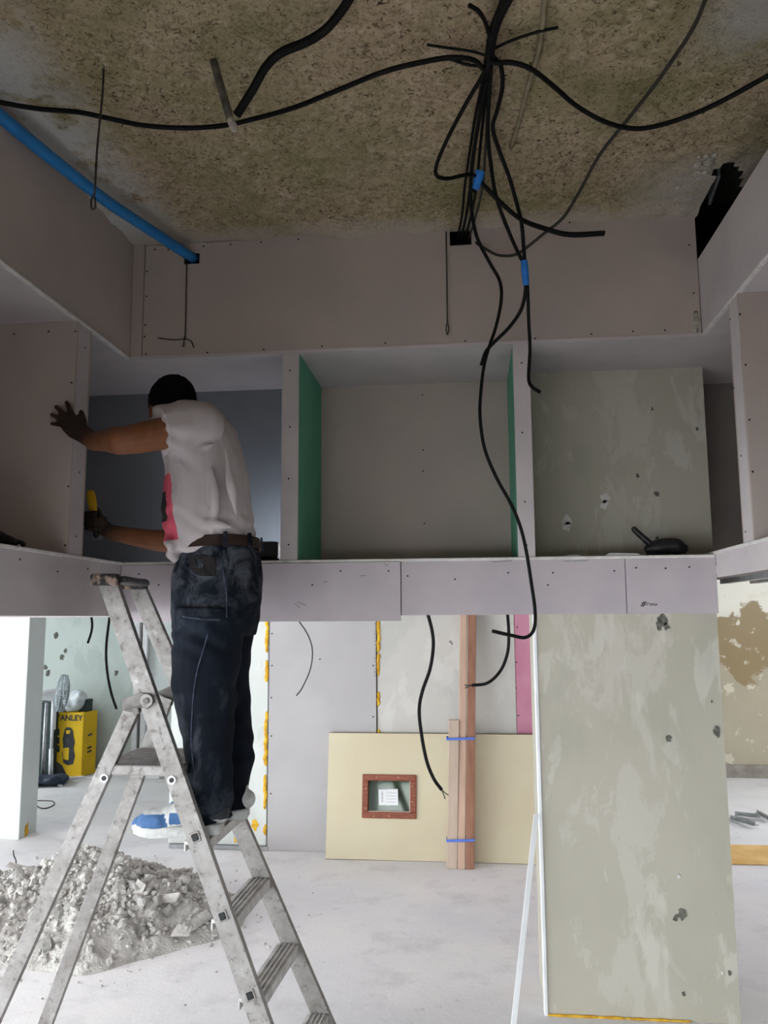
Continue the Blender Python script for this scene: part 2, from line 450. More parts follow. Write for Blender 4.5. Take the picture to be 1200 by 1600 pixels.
def m_tee():
    m, nt, b = newmat('white_tshirt'); v = coords(nt)
    b.inputs['Roughness'].default_value = .9; b.inputs['Specular IOR Level'].default_value = .15
    c = ramp(nt, noi(nt, v, 4, 3), [(.35, srgb(190,180,180)), (.65, srgb(180,171,172))])
    nt.links.new(c, b.inputs['Base Color'])
    bump(nt, b, noi(nt, v, 26, 4), .12, .004)
m_tee()
pm('tee_print', srgb(214,96,112), srgb(198,80,100), 10, .85)
def m_glass():
    m, nt, b = newmat('pane_glass')
    tr = nd(nt, 'ShaderNodeBsdfTransparent'); tr.inputs['Color'].default_value = (.52,.60,.50,1)
    gl = nd(nt, 'ShaderNodeBsdfGlossy'); gl.inputs['Roughness'].default_value = .05
    mx = nd(nt, 'ShaderNodeMixShader'); mx.inputs[0].default_value = .03
    nt.links.new(tr.outputs[0], mx.inputs[1]); nt.links.new(gl.outputs[0], mx.inputs[2])
    nt.links.new(mx.outputs[0], nt.nodes['Material Output'].inputs['Surface'])
m_glass()
def m_led():
    m, nt, b = newmat('led_panel')
    b.inputs['Emission Color'].default_value = (.75,.87,1,1); b.inputs['Emission Strength'].default_value = 170
m_led()
pm('grimy_cap', srgb(150,128,116), (.03,.03,.03), 22, .7, .4, 60, lo=.42, hi=.52)
pm('jean_seam', srgb(70,78,94), srgb(44,52,68), 30, .9)

pm('bracket', srgb(132,128,124), srgb(104,100,97), 20, .6, .2, 80, metal=.2)
pm('gypsum_niche_shade', srgb(132,133,138), srgb(124,125,131), 3, .85, .05, 200)  # gypsum board with the left niche's bluish shade put into its colour
pm('step_metal', srgb(214,212,210), srgb(180,177,174), 14, .5, .15, 90, metal=.15)
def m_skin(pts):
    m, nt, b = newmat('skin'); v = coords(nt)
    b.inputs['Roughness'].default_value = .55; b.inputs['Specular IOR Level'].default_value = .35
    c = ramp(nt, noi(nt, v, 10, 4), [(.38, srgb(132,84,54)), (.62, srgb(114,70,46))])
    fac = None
    for p in pts:                                     # skin colour gets darker towards the two hands
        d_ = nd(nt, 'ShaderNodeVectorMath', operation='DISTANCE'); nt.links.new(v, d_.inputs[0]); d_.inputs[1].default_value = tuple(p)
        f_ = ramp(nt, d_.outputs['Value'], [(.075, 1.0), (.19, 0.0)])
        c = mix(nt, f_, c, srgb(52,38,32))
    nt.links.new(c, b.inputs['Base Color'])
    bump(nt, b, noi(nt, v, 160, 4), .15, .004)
pm('gypsum_header', srgb(192,182,186), srgb(182,173,178), 4, .85, .05, 200)

# ---------------------------------------------------------------- the setting
LX, RX, D = -1.45, .942, 3.24        # faces of the left, right and back bulkheads
ZS, ZL, ZC = 2.775, 1.885, 3.285     # niche soffit, ledge top, ceiling
T = .0125                            # plasterboard thickness
XL2, XR2, YB = -2.05, 1.55, 3.76     # backs of the bulkheads

# floor
fl = MB(); nx, ny = 60, 60
for j in range(ny+1):
    for i in range(nx+1):
        x = -5.9+i*(11.0/nx); y = -5.3+j*(14.3/ny)
        fl.v.append(Vector((x, y, .004*nz((x, y, 0), 1.3))))
for j in range(ny):
    for i in range(nx):
        a = j*(nx+1)+i; fl.face([a, a+1, a+nx+2, a+nx+1])
sbuild('floor', fl, 'dusty_concrete', smooth=True)
sbuild('floor_slab', MB().box(-5.95, 5.15, -5.35, 9.1, -.2, -.02), 'dark_plaster')

# raw fibre ceiling over the front room: a rough grid with a broken slot at the right
HOLE = [atz(px, py, ZC) for px, py in ((1116, 268), (1140, 250), (1154, 262), (1160, 300), (1150, 345), (1122, 352))]
def inside(x, y):
    n = len(HOLE); c = False
    for i in range(n):
        a, b = HOLE[i], HOLE[i-1]
        if (a.y > y) != (b.y > y) and x < (b.x-a.x)*(y-a.y)/(b.y-a.y)+a.x: c = not c
    return c
ce = MB(); x0, x1, y0, y1 = -1.62, 1.56, .2, 3.262; nx, ny = 150, 150
def ceil_z(x, y):
    z = ZC + .006*nz((x, y, 0), 9) + .006*nz((x, y, 0), 28, 3) + .008*nz((x, y, 0), 2.5, 9)
    if y > 3.12:                                    # plaster smeared down over the head of the boards
        k = min(1, (y-3.12)/.1)
        z -= k*max(0, .012+.03*nz((x, 0, 0), 5, 4)+.012*nz((x, 0, 0), 31, 6))*(0 if x < -1.05 else 1)
    if x > .5 and y > 2.6: z -= .02*max(0, nz((x, y, 0), 14, 8))*min(1, (x-.5)*4)
    if x < -1.3: z -= .018*max(0, nz((x, y, 0), 9, 2)+.3)*min(1, (-1.3-x)*8)
    return z
for j in range(ny+1):
    for i in range(nx+1):
        x = x0+(x1-x0)*i/nx; y = y0+(y1-y0)*j/ny
        ce.v.append(Vector((x, y, ceil_z(x, y))))
for j in range(ny):
    for i in range(nx):
        x = x0+(x1-x0)*(i+.5)/nx; y = y0+(y1-y0)*(j+.5)/ny
        if inside(x+.012*nz((x, y, 0), 30), y): continue
        if x > .95 and y > 3.02+.05*nz((x, y, 0), 12): continue
        a = j*(nx+1)+i; ce.face([a, a+nx+1, a+nx+2, a+1])
ceil = sbuild('ceiling', ce, 'fibre_ceiling', smooth=True)
sbuild('ceiling_slab', MB().box(-5.95, 5.15, -5.35, 9.1, 3.62, 3.8), 'dark_plaster')
sbuild('ceiling_far_room', MB().box(-5.85, 5.05, 3.97, 8.95, 3.3, 3.32), 'gypsum_white')
sbuild('ceiling_entrance', MB().box(-5.85, 5.05, -5.25, .21, 3.3, 3.32), 'fibre_ceiling')
sbuild('ceiling_left_bay', MB().box(-5.85, XL2, .2, 3.98, 3.3, 3.32), 'gypsum_white')
sbuild('ceiling_right_bay', MB().box(XR2+.02, 5.05, .2, 3.98, 3.3, 3.32), 'gypsum_white')

# metal stud in the broken slot, and plaster lumps around it
st = MB(); p, q = atz(1123, 262, 3.33), Vector((.99, 3.2, 3.33))
st.bar(p+Vector((.0, 0, 0)), q, .012, .07); sbuild('trim_1', st, 'steel', bevel=.002)
lump = MB()
for k in range(60):
    a = random.choice(HOLE); c = a+Vector((random.uniform(-.14, .03), random.uniform(-.06, .12), random.uniform(.0, .006)))
    if inside(c.x+.02, c.y) or inside(c.x, c.y) or c.x > .93: continue
    lump.ball(c, random.uniform(.006, .018), (1.2, 1.5, .45), 6, 4)
o = lump.build('plaster_crumbs', 'plaster_lump', ceil, smooth=True); o['kind'] = 'stuff'

def screws(parent, pts, plane, axis='y', r=.0038):
    s = MB(); nrm = {'y': (0,-1,0), '+x': (1,0,0), '-x': (-1,0,0), '-z': (0,0,-1)}[axis]
    for px, py in pts:
        if axis == 'y': c = at(px, py, plane)
        elif axis == '-z': c = atz(px, py, plane)
        else: c = atx(px, py, plane)
        s.disc(c, nrm, r, .0012, 8)
    o = s.build('screw_heads', 'screw', parent); o['kind'] = 'stuff'

# --- back bulkhead: upper fascia
w = struct('wall_back_upper')
b1 = MB()
h1a, h1b = at(287, 413, D), at(312, 394, D)          # notch where the blue conduit goes in
h2a, h2b = at(703, 384, D), at(736, 350, D)          # notch where the cables go in
b1.box(-1.396, h1a.x, D, D+T, ZS, 3.279); b1.box(h1a.x, h1b.x, D, D+T, ZS, h1a.z)
b1.box(h1a.x, h1b.x, D, D+T, h1b.z, 3.279); b1.box(h1b.x, -.9, D, D+T, ZS, 3.279)
b1.box(-.9, h2a.x, D, D+T, ZS, 3.31); b1.box(h2a.x, h2b.x, D, D+T, ZS, h2a.z); b1.box(h2b.x, .94, D, D+T, ZS, 3.31)
b1.build('board', 'gypsum', w)
MB().box(LX, -1.399, D-.004, D+T, ZS, 3.285).build('board', 'gypsum', w, bevel=.001)
MB().box(h1a.x-.005, h1b.x+.02, D+.002, D+.02, 3.279, 3.31).build('metal_track', 'steel', w)
screws(w, [(242,390),(263,390),(318,385),(360,382),(408,378),(466,374),(540,369),(217,424),(230,424),(218,468),(229,463),(216,511),(227,508),(215,523),(226,526),(212,558-3),(228,556-3),(324,551),(412,546),(503,541),(602,536),(727,533),(889,530),(924,522),(836,529),(989,518),(1039,516),(1089,512),(890,348),(1000,341),(1084,458),(1077,383)], D-.0005)
# plaster edge at the right end of the fascia
lump = MB()
for k in range(10):
    lump.ball(at(1088+random.uniform(-3, 2), 500+random.uniform(-14, 20), D-.003), random.uniform(.004, .011), (1, .5, 1.4), 7, 5)
o = lump.build('plaster_crumbs', 'plaster_lump', w, smooth=True); o['kind'] = 'stuff'
# void behind the fascia
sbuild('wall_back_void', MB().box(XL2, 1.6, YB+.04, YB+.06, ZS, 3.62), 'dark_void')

# --- niche row in the back bulkhead
w = struct('wall_back_niches')
MB().box(XL2, XR2, D-.003, YB+.2, ZS-T, ZS).build('soffit_board', 'gypsum_white', w)
MB().box(XL2, RX, D-.006, YB+.05, ZL-T, ZL).build('ledge_board', 'gypsum_edge', w, bevel=.002)
MB().box(XL2, -.742, YB, YB+T, ZL, ZS-T).build('back_board', 'gypsum_niche_shade', w)
MB().box(-.742, .26, YB, YB+T, ZL, ZS-T).build('back_board', 'gypsum', w)
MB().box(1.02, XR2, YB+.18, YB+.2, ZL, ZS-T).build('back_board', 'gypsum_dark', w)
screws(w, [(660,617),(661,703),(661,736),(663,818)], YB-.0005)
for xa, xb, ml, mr_ in ((-.778, -.706, 'gypsum', 'gypsum_green'), (.188, .256, 'gypsum_green', 'gypsum_green')):
    MB().box(xa, xb, D, D+T, ZL, ZS-T).build('divider_front_board', 'gypsum_white', w, bevel=.0015)
    MB().box(xa, xa+T, D+T, YB, ZL, ZS-T).build('divider_side_board', ml, w)
    MB().box(xb-T, xb, D+T, YB, ZL, ZS-T).build('divider_side_board', mr_, w)
screws(w, [(453,579),(453,667),(451,748),(451,851),(815,567),(816,676),(820,784),(823,852)], D-.0005)

# --- header strip under the back niches
w = struct('wall_back_header')
MB().box(LX, -.282, D-T, D, 1.636, ZL-T).build('board', 'gypsum_header', w, bevel=.0012)
MB().box(-.2795, .598, D-.004, D+T, 1.659, ZL-T).build('board', 'gypsum_header', w, bevel=.0012)
MB().box(.6005, RX, D-.003, D+T, 1.659, ZL-T).build('board', 'gypsum_header', w, bevel=.0012)
MB().box(XL2, RX, D+T, YB+.02, 1.66, 1.66+T).build('underside_board', 'gypsum_white', w)
MB().box(XL2, .28, YB, YB+T, 1.66, ZL-T).build('back_board', 'gypsum', w)
screws(w, [(217,897),(248,914),(532,892),(607,892),(488,914)], D-T-.0005)
screws(w, [(637,900),(711,905),(794,895),(864,895),(960,892),(856,914),(994,887),(1040,888),(1077,886)], D-.0045)
# printed mark and pencil scuffs on the header boards
mk = MB()
for (ax, ay, bx, by, wd) in ((1002,948,1006,940,.0035),(1005,948,1009,940,.0035),(1001,946,1010,944.5,.003),(1002,942.5,1011,941,.003),(1011,946,1012,942,.002),(1011,944,1015,942,.002),(1015,944,1019,943.5,.003),(1015,946,1018,945.8,.002),(1019,946,1020,943,.002),(1021,943,1023,946,.002),(1023.5,943,1021,946,.002),(1024,946,1026,943.5,.0028),(1026,946,1026.5,943,.002)):
    a, b = at(ax, ay, D-.0035), at(bx, by, D-.0035); mk.bar(a, b, wd, .0008, up=(0,1,0))
mk.build('printed_mark', 'ink', w)
for k, (ax, ay, bx, by) in enumerate(((460,943,469,950),(562,900,572,899),(505,910,512,908),(600,881,606,884),(618,884,627,886),(770,878,800,876),(885,868,906,868),(1043,871,1057,869),(880,877,920,876),(465,941,478,946))):
    y_ = D-T-.0006 if bx < 627 else D-.0046
    a, b = at(ax, ay, y_), at(bx, by, y_)
    MB().bar(a, b, .004, .0006, up=(0,1,0)).build('scuff', 'ink_soft', w)

# --- left bulkhead
w = struct('wall_left_bulkhead')
MB().box(LX-T, LX, -1.5, D-.004, ZS, 3.287).build('fascia_board', 'gypsum', w, bevel=.001)
MB().box(LX-T-.002, LX+.004, -1.5, D-.004, ZS-T-.001, ZS-.002).build('corner_bead', 'gypsum_edge', w, bevel=.002)
MB().box(XL2, LX-T-.002, -1.5, D-.004, ZS-T, ZS).build('soffit_board', 'gypsum_white', w)
MB().box(XL2, LX+.006, -1.5, D-.007, ZL-T, ZL).build('ledge_board', 'gypsum_edge', w, bevel=.002)
MB().box(LX-T, LX, -1.5, D-T-.001, 1.662, ZL-T).build('header_board', 'gypsum_white', w, bevel=.0012)
MB().box(XL2, LX-T, -1.5, D+T, 1.662, 1.662+T).build('underside_board', 'gypsum_white', w)
MB().box(XL2-T, XL2, -1.5, YB+.05, 1.662, 3.62).build('back_board', 'gypsum', w)
MB().box(XL2, LX, 2.77, 2.77+T, ZL, ZS-T).build('divider_face_board', 'gypsum', w, bevel=.001)
MB().box(XL2, LX, 2.885-T, 2.885, ZL, ZS-T).build('divider_face_board', 'gypsum', w, bevel=.001)
MB().box(LX-T, LX, 2.77+T, 2.885-T, ZL, ZS-T).build('divider_edge_board', 'gypsum_white', w, bevel=.001)
screws(w, [(22,522),(76,518),(118,518),(112,598),(107,760),(102,852),(64,440+0)], 2.7695)
screws(w, [(133,543),(124,738),(119,838)], LX+.0005, '+x')
screws(w, [(31,874),(90,893),(137,889)], LX+.0005, '+x')
crumb = MB()
for k in range(40):
    py_ = random.uniform(1.9, 2.75); crumb.ball((LX+random.uniform(-.006, .005), py_, ZL+random.uniform(-.004, .004)), random.uniform(.002, .006), (1, 1.5, .7), 6, 4)
o = crumb.build('plaster_crumbs', 'plaster_lump', w); o['kind'] = 'stuff'

# --- right bulkhead
w = struct('wall_right_bulkhead')
MB().box(RX, RX+T, -1.5, D-.001, ZS, 3.088).build('fascia_board', 'gypsum_white', w, bevel=.001)
MB().box(RX-.004, RX+T+.002, -1.5, D-.004, ZS-T-.001, ZS-.002).build('corner_bead', 'gypsum_edge', w, bevel=.002)
MB().box(RX+T+.002, XR2, -1.5, D-.004, ZS-T, ZS).build('soffit_board', 'gypsum_white', w)
MB().box(RX-.006, XR2, -1.5, D+.5, ZL, ZL+T).build('ledge_board', 'gypsum_edge', w, bevel=.002)
MB().box(RX, RX+T, -1.5, D-.007, 1.796, ZL).build('header_board', 'gypsum_white', w, bevel=.0012)
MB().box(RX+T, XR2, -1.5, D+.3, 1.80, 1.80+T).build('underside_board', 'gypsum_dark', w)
for k in range(3):
    MB().box(RX+.1+.12*k, RX+.13+.12*k, -1.5, D+.3, 1.782, 1.80).build('metal_track', 'steel', w)
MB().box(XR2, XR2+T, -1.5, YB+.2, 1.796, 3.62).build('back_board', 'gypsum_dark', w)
MB().box(RX, XR2, 2.80, 2.80+T, ZL+T, ZS-T).build('divider_face_board', 'gypsum', w, bevel=.001)
MB().box(RX, XR2, 2.91-T, 2.91, ZL+T, ZS-T).build('divider_face_board', 'gypsum', w, bevel=.001)
MB().box(RX, RX+T, 2.80+T, 2.91-T, ZL+T, ZS-T).build('divider_edge_board', 'gypsum_white', w, bevel=.001)
screws(w, [(1156,491),(1165,570),(1171,656),(1176,737)], 2.7995)
screws(w, [(1147,606),(1158,712),(1141,499),(1165,831)], RX-.0005, '-x')

# --- unseen baffle added behind the camera, keeping window light off the upper walls
w = struct('added_front_baffle')
MB().box(XL2, XR2, -1.3-T, -1.3, 1.35, 3.3).build('fascia_board', 'gypsum', w)
MB().box(XL2, XR2, -1.7, -1.3-T, 1.35, 1.35+T).build('underside_board', 'gypsum_white', w)
MB().box(XL2, XR2, -1.7-T, -1.7, 1.35, 3.3).build('back_board', 'gypsum', w)

# --- column with patchy filler
col = sbuild('wall_column', MB().box(.276, 1.056, 3.66, 4.0, 0, 3.6), 'column_plaster')
MB().box(.268, .284, 3.652, 3.70, 0, 1.66).build('corner_bead', 'white_plastic', col, bevel=.003)
fo = MB()
xx = .30
while xx < .86:
    w_ = random.uniform(.03, .07); fo.ball((xx, 3.655, .004), w_, (1, .16, .13), 9, 5); xx += w_*1.2
fo.build('foam_bead', 'pu_foam', col, smooth=True)
def chip(parent, c, nrm, r, mat, n=13, name='plaster_chip'):
    c = Vector(c); nrm = Vector(nrm).normalized(); s = nrm.orthogonal().normalized() if abs(nrm.z) > .9 else nrm.cross(Vector((0,0,1))).normalized()
    t = nrm.cross(s); pts = []
    sd = random.random()*99
    for i in range(n):
        a = 2*math.pi*i/n; rr = r*(.75+.55*nz((math.cos(a), math.sin(a), sd), 1.4)+random.uniform(-.12, .12))
        pts.append(c+s*math.cos(a)*rr+t*math.sin(a)*rr*1.25)
    b = MB(); b.poly(pts, nrm*.003); return b.build(name, mat, parent)
for px, py, rr in ((1034,969,.026),(1030,977,.02),(1041,979,.016),(1045,1154,.014),(1119,1140,.018),(1121,1147,.013),(1065,1429,.022),(1056,1434,.013),(1140,1520,.009),(1068,1553,.010),(1112,1096,.005),(1060,1368,.006),
                  (1026,771,.014),(1089,670,.008),(1019,639,.008),(996,743,.009)):
    chip(col, at(px, py, 3.66), (0,-1,0), rr, 'dark_plaster')
for px, py, rr in ((945,778,.028),(944,790,.024),(887,815,.026),(886,823,.024),(1060,1369,.008),(1128,1520,.006)):
    chip(col, at(px, py, 3.6598), (0,-1,0), rr, 'gypsum_edge', name='filler_dab')

# --- far partition of boards below the header
w = struct('wall_back')
YW = 5.93
MB().box(-2.235, -1.503, YW, YW+.09, .03, 3.3).build('board', 'board_a', w, bevel=.004)
MB().box(-1.493, -.700, YW-.012, YW+.08, 0, 3.3).build('board', 'board_b', w, bevel=.002)
MB().box(-.693, .300, YW, YW+.08, 0, 3.3).build('board', 'board_c', w, bevel=.002)
MB().box(.303, 1.10, YW+.004, YW+.08, 0, 3.3).build('board', 'gypsum_pink', w, bevel=.002)
MB().box(-2.235, 1.1, YW+.08, YW+.12, .0, 3.3).build('backing', 'gypsum_edge', w)
MB().box(-2.22, -1.49, YW-.02, YW+.02, 0, .028).build('floor_track', 'steel', w, bevel=.003)
def foam_seam(xc, zs, wd):
    for z0, z1 in zs:
        f_ = MB(); z = z0
        while z < z1:
            rr = random.uniform(.6, 1.1)*wd
            f_.ball((xc+random.uniform(-.3, .3)*wd, YW-.002, z), rr, (.8, .5, 1.6), 9, 6); z += rr*1.3
        f_.build('foam_bead', 'pu_foam', w, smooth=True)
foam_seam(-1.514, [(1.42,1.66),(1.2,1.34),(.60,.95),(.30,.52),(.12,.16)], .018)
foam_seam(-.683, [(1.42,1.68),(1.25,1.37),(1.03,1.10),(.80,.85)], .017)
for px, py in ((370,1309),(385,1311),(398,1290)):
    chip(w, at(px, py, YW), (0,-1,0), .035, 'pu_foam', name='foam_smear')
for px, py, rr in ((704,1003,.012),(706,1006,.009)):
    chip(w, at(px, py, YW), (0,-1,0), rr, 'ink_soft')
pr_ = MB()                                              # faint vertical print on the grey board
for k in range(16):
    a = at(586.5, 976+5.4*k, YW-.0128); pr_.bar(a, a+Vector((0, 0, random.uniform(.008, .018))), random.uniform(.008, .014), .0006, up=(0,1,0))
pr_.build('printed_line', 'ink_soft', w)
screws(w, [(425,990),(425,1040),(424,1090),(424,1150),(423,1240),(583,1120),(583,1040),(500,1030)], YW-.0125, r=.006)
screws(w, [(808,980),(807,1035),(806,1075),(810,1118)], YW+.003, r=.006)

# --- pier at the left, far walls, and the shell with its window openings
o = sbuild('wall_left_pier', MB().box(-5.8, -3.44, 6.03, 6.28, 0, 3.3), 'white_paint', bevel=.004)
chip(o, (-3.438, 6.13, .045), (1,0,0), .04, 'pu_foam', name='paint_mark')
sbuild('wall_far_left', MB().box(-5.8, .6, 8.9, 9.05, 0, 3.3), 'far_wall_left')
sbuild('wall_far_right', MB().box(.6, 5.0, 8.9, 9.05, 0, 3.3), 'damaged_plaster')
sbuild('wall_far_divider', MB().box(.5, .6, 6.05, 8.9, 0, 3.3), 'white_paint')
sbuild('baseboard_far_left', MB().box(-3.9, .5, 8.875, 8.9, 0, .09), 'baseboard_grey', bevel=.004)
sbuild('baseboard_far_right', MB().box(.6, 5.0, 8.875, 8.9, 0, .13), 'baseboard_grey', bevel=.004)
fw = bpy.data.objects['wall_far_left']
for px, py, rr in ((88,993,.035),(102,1017,.025),(97,1027,.03),(71,1043,.03),(74,1051,.035),(182,1052,.03),(257,1010,.03)):
    chip(fw, at(px, py, 8.9), (0,-1,0), rr, 'dark_plaster')
def pierced(name, axis, pos, lo, hi, wins, mat):        # a wall with window openings, thickness .2 outward
    m = MB(); s = .2 if pos > 0 else -.2
    def seg(a, b, z0, z1):
        p0, p1 = sorted((pos, pos+s))
        if axis == 'x': m.box(p0, p1, a, b, z0, z1)
        else: m.box(a, b, p0, p1, z0, z1)
    cur = lo
    for a, b in wins:
        seg(cur, a, 0, 3.62); seg(a, b, 0, SILL); seg(a, b, HEAD, 3.62); cur = b
    seg(cur, hi, 0, 3.62)
    return sbuild(name, m, mat)
pierced('wall_left', 'x', -5.8, -5.4, 9.05, WIN_LEFT, 'white_paint')
pierced('wall_front', 'y', -5.2, -5.8, 5.0, WIN_FRONT, 'white_paint')
pierced('wall_right', 'x', 5.0, -5.4, 9.05, WIN_RIGHT, 'white_paint')
n_ = 0
for axis, pos, wins in (('x', -5.88, WIN_LEFT), ('y', -5.28, WIN_FRONT), ('x', 5.08, WIN_RIGHT)):
    for a, b in wins:
        n_ += 1; wf = struct('window_%d' % n_)
        for t0, t1, z0, z1 in ((a, a+.05, SILL, HEAD), (b-.05, b, SILL, HEAD), ((a+b)/2-.025, (a+b)/2+.025, SILL, HEAD), (a, b, SILL, SILL+.05), (a, b, HEAD-.05, HEAD)):
            m = MB()
            if axis == 'x': m.box(pos-.03, pos+.03, t0, t1, z0, z1)
            else: m.box(t0, t1, pos-.03, pos+.03, z0, z1)
            m.build('window_frame', 'steel', wf)
# door frame on the far left wall
df = struct('door_1')
for px in (209, 222):
    a = at(px, 1215, 8.86); MB().box(a.x-.03, a.x+.03, 8.82, 8.9, 0, 2.1).build('door_frame', 'white_plastic', df, bevel=.006)
a = at(216, 1215, 8.86); MB().box(a.x-.015, a.x+.015, 8.87, 8.9, 0, 2.1).build('door_gap', 'dark_plaster', df)
a = at(240, 1215, 8.86); MB().box(a.x-.1, a.x+.2, 8.87, 8.9, 0.01, 2.08).build('door_leaf', 'white_paint', df, bevel=.004)

# ---------------------------------------------------------------- stepladder
NB = 'stepladder'
lad = thing(NB, 'paint-splashed aluminium stepladder under the man, standing beside the rubble heap', 'ladder', (-1.1, 2.8, 0))
A0, A1 = at(163, 912, 2.60), None
def line_to_floor(p, q):                                   # extend p->q to the floor
    p, q = Vector(p), Vector(q); t = (p.z-0.0)/(p.z-q.z); return p+(q-p)*t
A0 = at(166, 905, 2.62); A1 = line_to_floor(A0, at(407, 1600, 2.58))
B0 = at(211, 912, 2.95); B1 = line_to_floor(B0, at(507, 1600, 3.03))
def onz(p, q, z): return p+(q-p)*((p.z-z)/(p.z-q.z))
C0 = onz(A0, A1, 1.372)+Vector((-.02, 0, 0)); C1 = line_to_floor(at(205, 1110, 2.62), at(2, 1560, 2.60))
D0 = onz(B0, B1, 1.372)+Vector((-.02, 0, 0)); D1 = line_to_floor(at(250, 1115, 2.96), at(70, 1600, 3.0))
C0 = onz(at(205, 1110, 2.62), C1, 1.37); D0 = onz(at(250, 1115, 2.96), D1, 1.36)
def rail(a, b, name='rail', w=.024, d=.062):
    # channel profile: web across the climbing direction with two flanges
    a, b = Vector(a), Vector(b); ax = (b-a).normalized(); side = Vector((0,1,0)); side = (side-ax*side.dot(ax)).normalized()
    nr = ax.cross(side).normalized()
    m = MB(); m.bar(a, b, d, .004, up=side)
    out = -1
    for s in (-1, 1):
        o_ = nr*(s*(d/2-.002))
        m.bar(a+o_-side*out*w/2, b+o_-side*out*w/2, .004, w, up=side)
    return m.build(name, 'aluminium', lad, bevel=.001)
rail(A0, A1); rail(B0, B1); rail(C0, C1, 'rear_rail', d=.05); rail(D0, D1, 'rear_rail', d=.05)
for q in (A1, B1, C1, D1):
    MB().box(q.x-.04, q.x+.04, q.y-.02, q.y+.02, 0.006, .05).build('rubber_foot', 'black_rubber', lad, bevel=.006)
treads = []
for py_, zoff in ((1308, 0), (1430, 0), (1552, 0)):
    h = at(300+42.5*(py_-1308)/122, py_, 2.592); treads.append(h.z)
treads.append(treads[-1]-.235)
for k, z in enumerate(treads):
    a = onz(A0, A1, z); b = onz(B0, B1, z)
    a0 = a; a, b = a-Vector((0,0,.02)), b-Vector((0,0,.02))
    t = MB(); t.bar(a+Vector((0,.004,0)), b-Vector((0,.004,0)), .078, .012)
    for s in (-1, 1): t.bar(a+Vector((s*.036,.004,-.014)), b+Vector((s*.036,-.004,-.014)), .006, .028)
    tr = t.build('step', 'step_metal', lad, bevel=.0015)
    g = MB()
    for s in (-.024, -.008, .008, .024): g.bar(a+Vector((s,.008,.008)), b+Vector((s,-.008,.008)), .006, .005)
    g.build('grip_ridges', 'step_metal', tr)
    # square plug on the outer face of the near rail
    pl = MB(); c = a0+Vector((0,-.003,0))
    axd = (A1-A0).normalized(); sd_ = axd.cross(Vector((0,1,0))).normalized()
    for s, w_ in ((1, .034),):
        pl.bar(c-axd*.017, c+axd*.017, w_, .006, up=(0,1,0))
    pl.build('plug_rim', 'aluminium', tr, bevel=.003)
    MB().bar(c-axd*.0115+Vector((0,-.0035,0)), c+axd*.0115+Vector((0,-.0035,0)), .021, .004, up=(0,1,0)).build('plug_hole', 'screw', tr, bevel=.002)
# top platform between the front and rear rails
zp = 1.165
a, b = onz(A0, A1, zp), onz(B0, B1, zp); c, d = onz(C0, C1, zp), onz(D0, D1, zp)
pf = MB(); pf.hexa([c+Vector((-.03,.004,-.022)), a+Vector((.03,.004,-.022)), b+Vector((.03,-.004,-.022)), d+Vector((-.03,-.004,-.022)), c+Vector((-.03,.004,.012)), a+Vector((.03,.004,.012)), b+Vector((.03,-.004,.012)), d+Vector((-.03,-.004,.012))])
pf.build('platform', 'aluminium', lad, bevel=.006, seg=2)
for q in (a, c):
    MB().disc(q+Vector((0,-.002,-.03)), (0,-1,0), .014, .004, 14).build('pivot_washer', 'steel', lad)
    MB().disc(q+Vector((0,-.006,-.03)), (0,-1,0), .008, .002, 12).build('pivot_hole', 'screw', lad)
# hinge brackets
for (r0, r1, q0, sy) in ((A0, A1, C0, -1), (B0, B1, D0, 1)):
    h = onz(r0, r1, 1.385)
    br = MB(); br.tube([h+Vector((0, sy*.006, 0)), h.lerp(q0, .5)+Vector((0, sy*.008, 0)), q0+Vector((0, sy*.006, .0))], [.020, .016, .026], n=10, ref=(0,1,0), flat=1.0)
    pts = [h+Vector((.012,0,.022)), h+Vector((-.02,0,.026)), q0+Vector((-.036,0,.02)), q0+Vector((-.034,0,-.018)), q0+Vector((.024,0,-.03)), h+Vector((-.03,0,-.022)), h+Vector((.004,0,-.026)), h+Vector((.024,0,-.004))]
    br = MB(); br.poly([p+Vector((0, sy*.004, 0)) for p in pts], (0, sy*.008, 0))
    hb = br.build('hinge_bracket', 'bracket', lad, bevel=.002)
    MB().disc(h+Vector((0, sy*.012, 0)), (0, sy, 0), .022, .005, 18).build('hinge_washer', 'aluminium', hb, bevel=.001)
    MB().disc(h+Vector((0, sy*.017, 0)), (0, sy, 0), .010, .006, 6).build('hinge_bolt', 'bracket', hb)
# top caps and handle bar
for q in (A0, B0):
    cp = MB(); cp.box(q.x-.05, q.x+.045, q.y-.022, q.y+.022, q.z-.022, q.z+.018)
    cp.build('top_cap', 'grimy_cap', lad, bevel=.008, seg=2)
MB().bar(A0+Vector((.03,.02,.0)), B0+Vector((.03,-.02,.0)), .07, .022).build('handle_bar', 'black_plastic', lad, bevel=.006, seg=2)

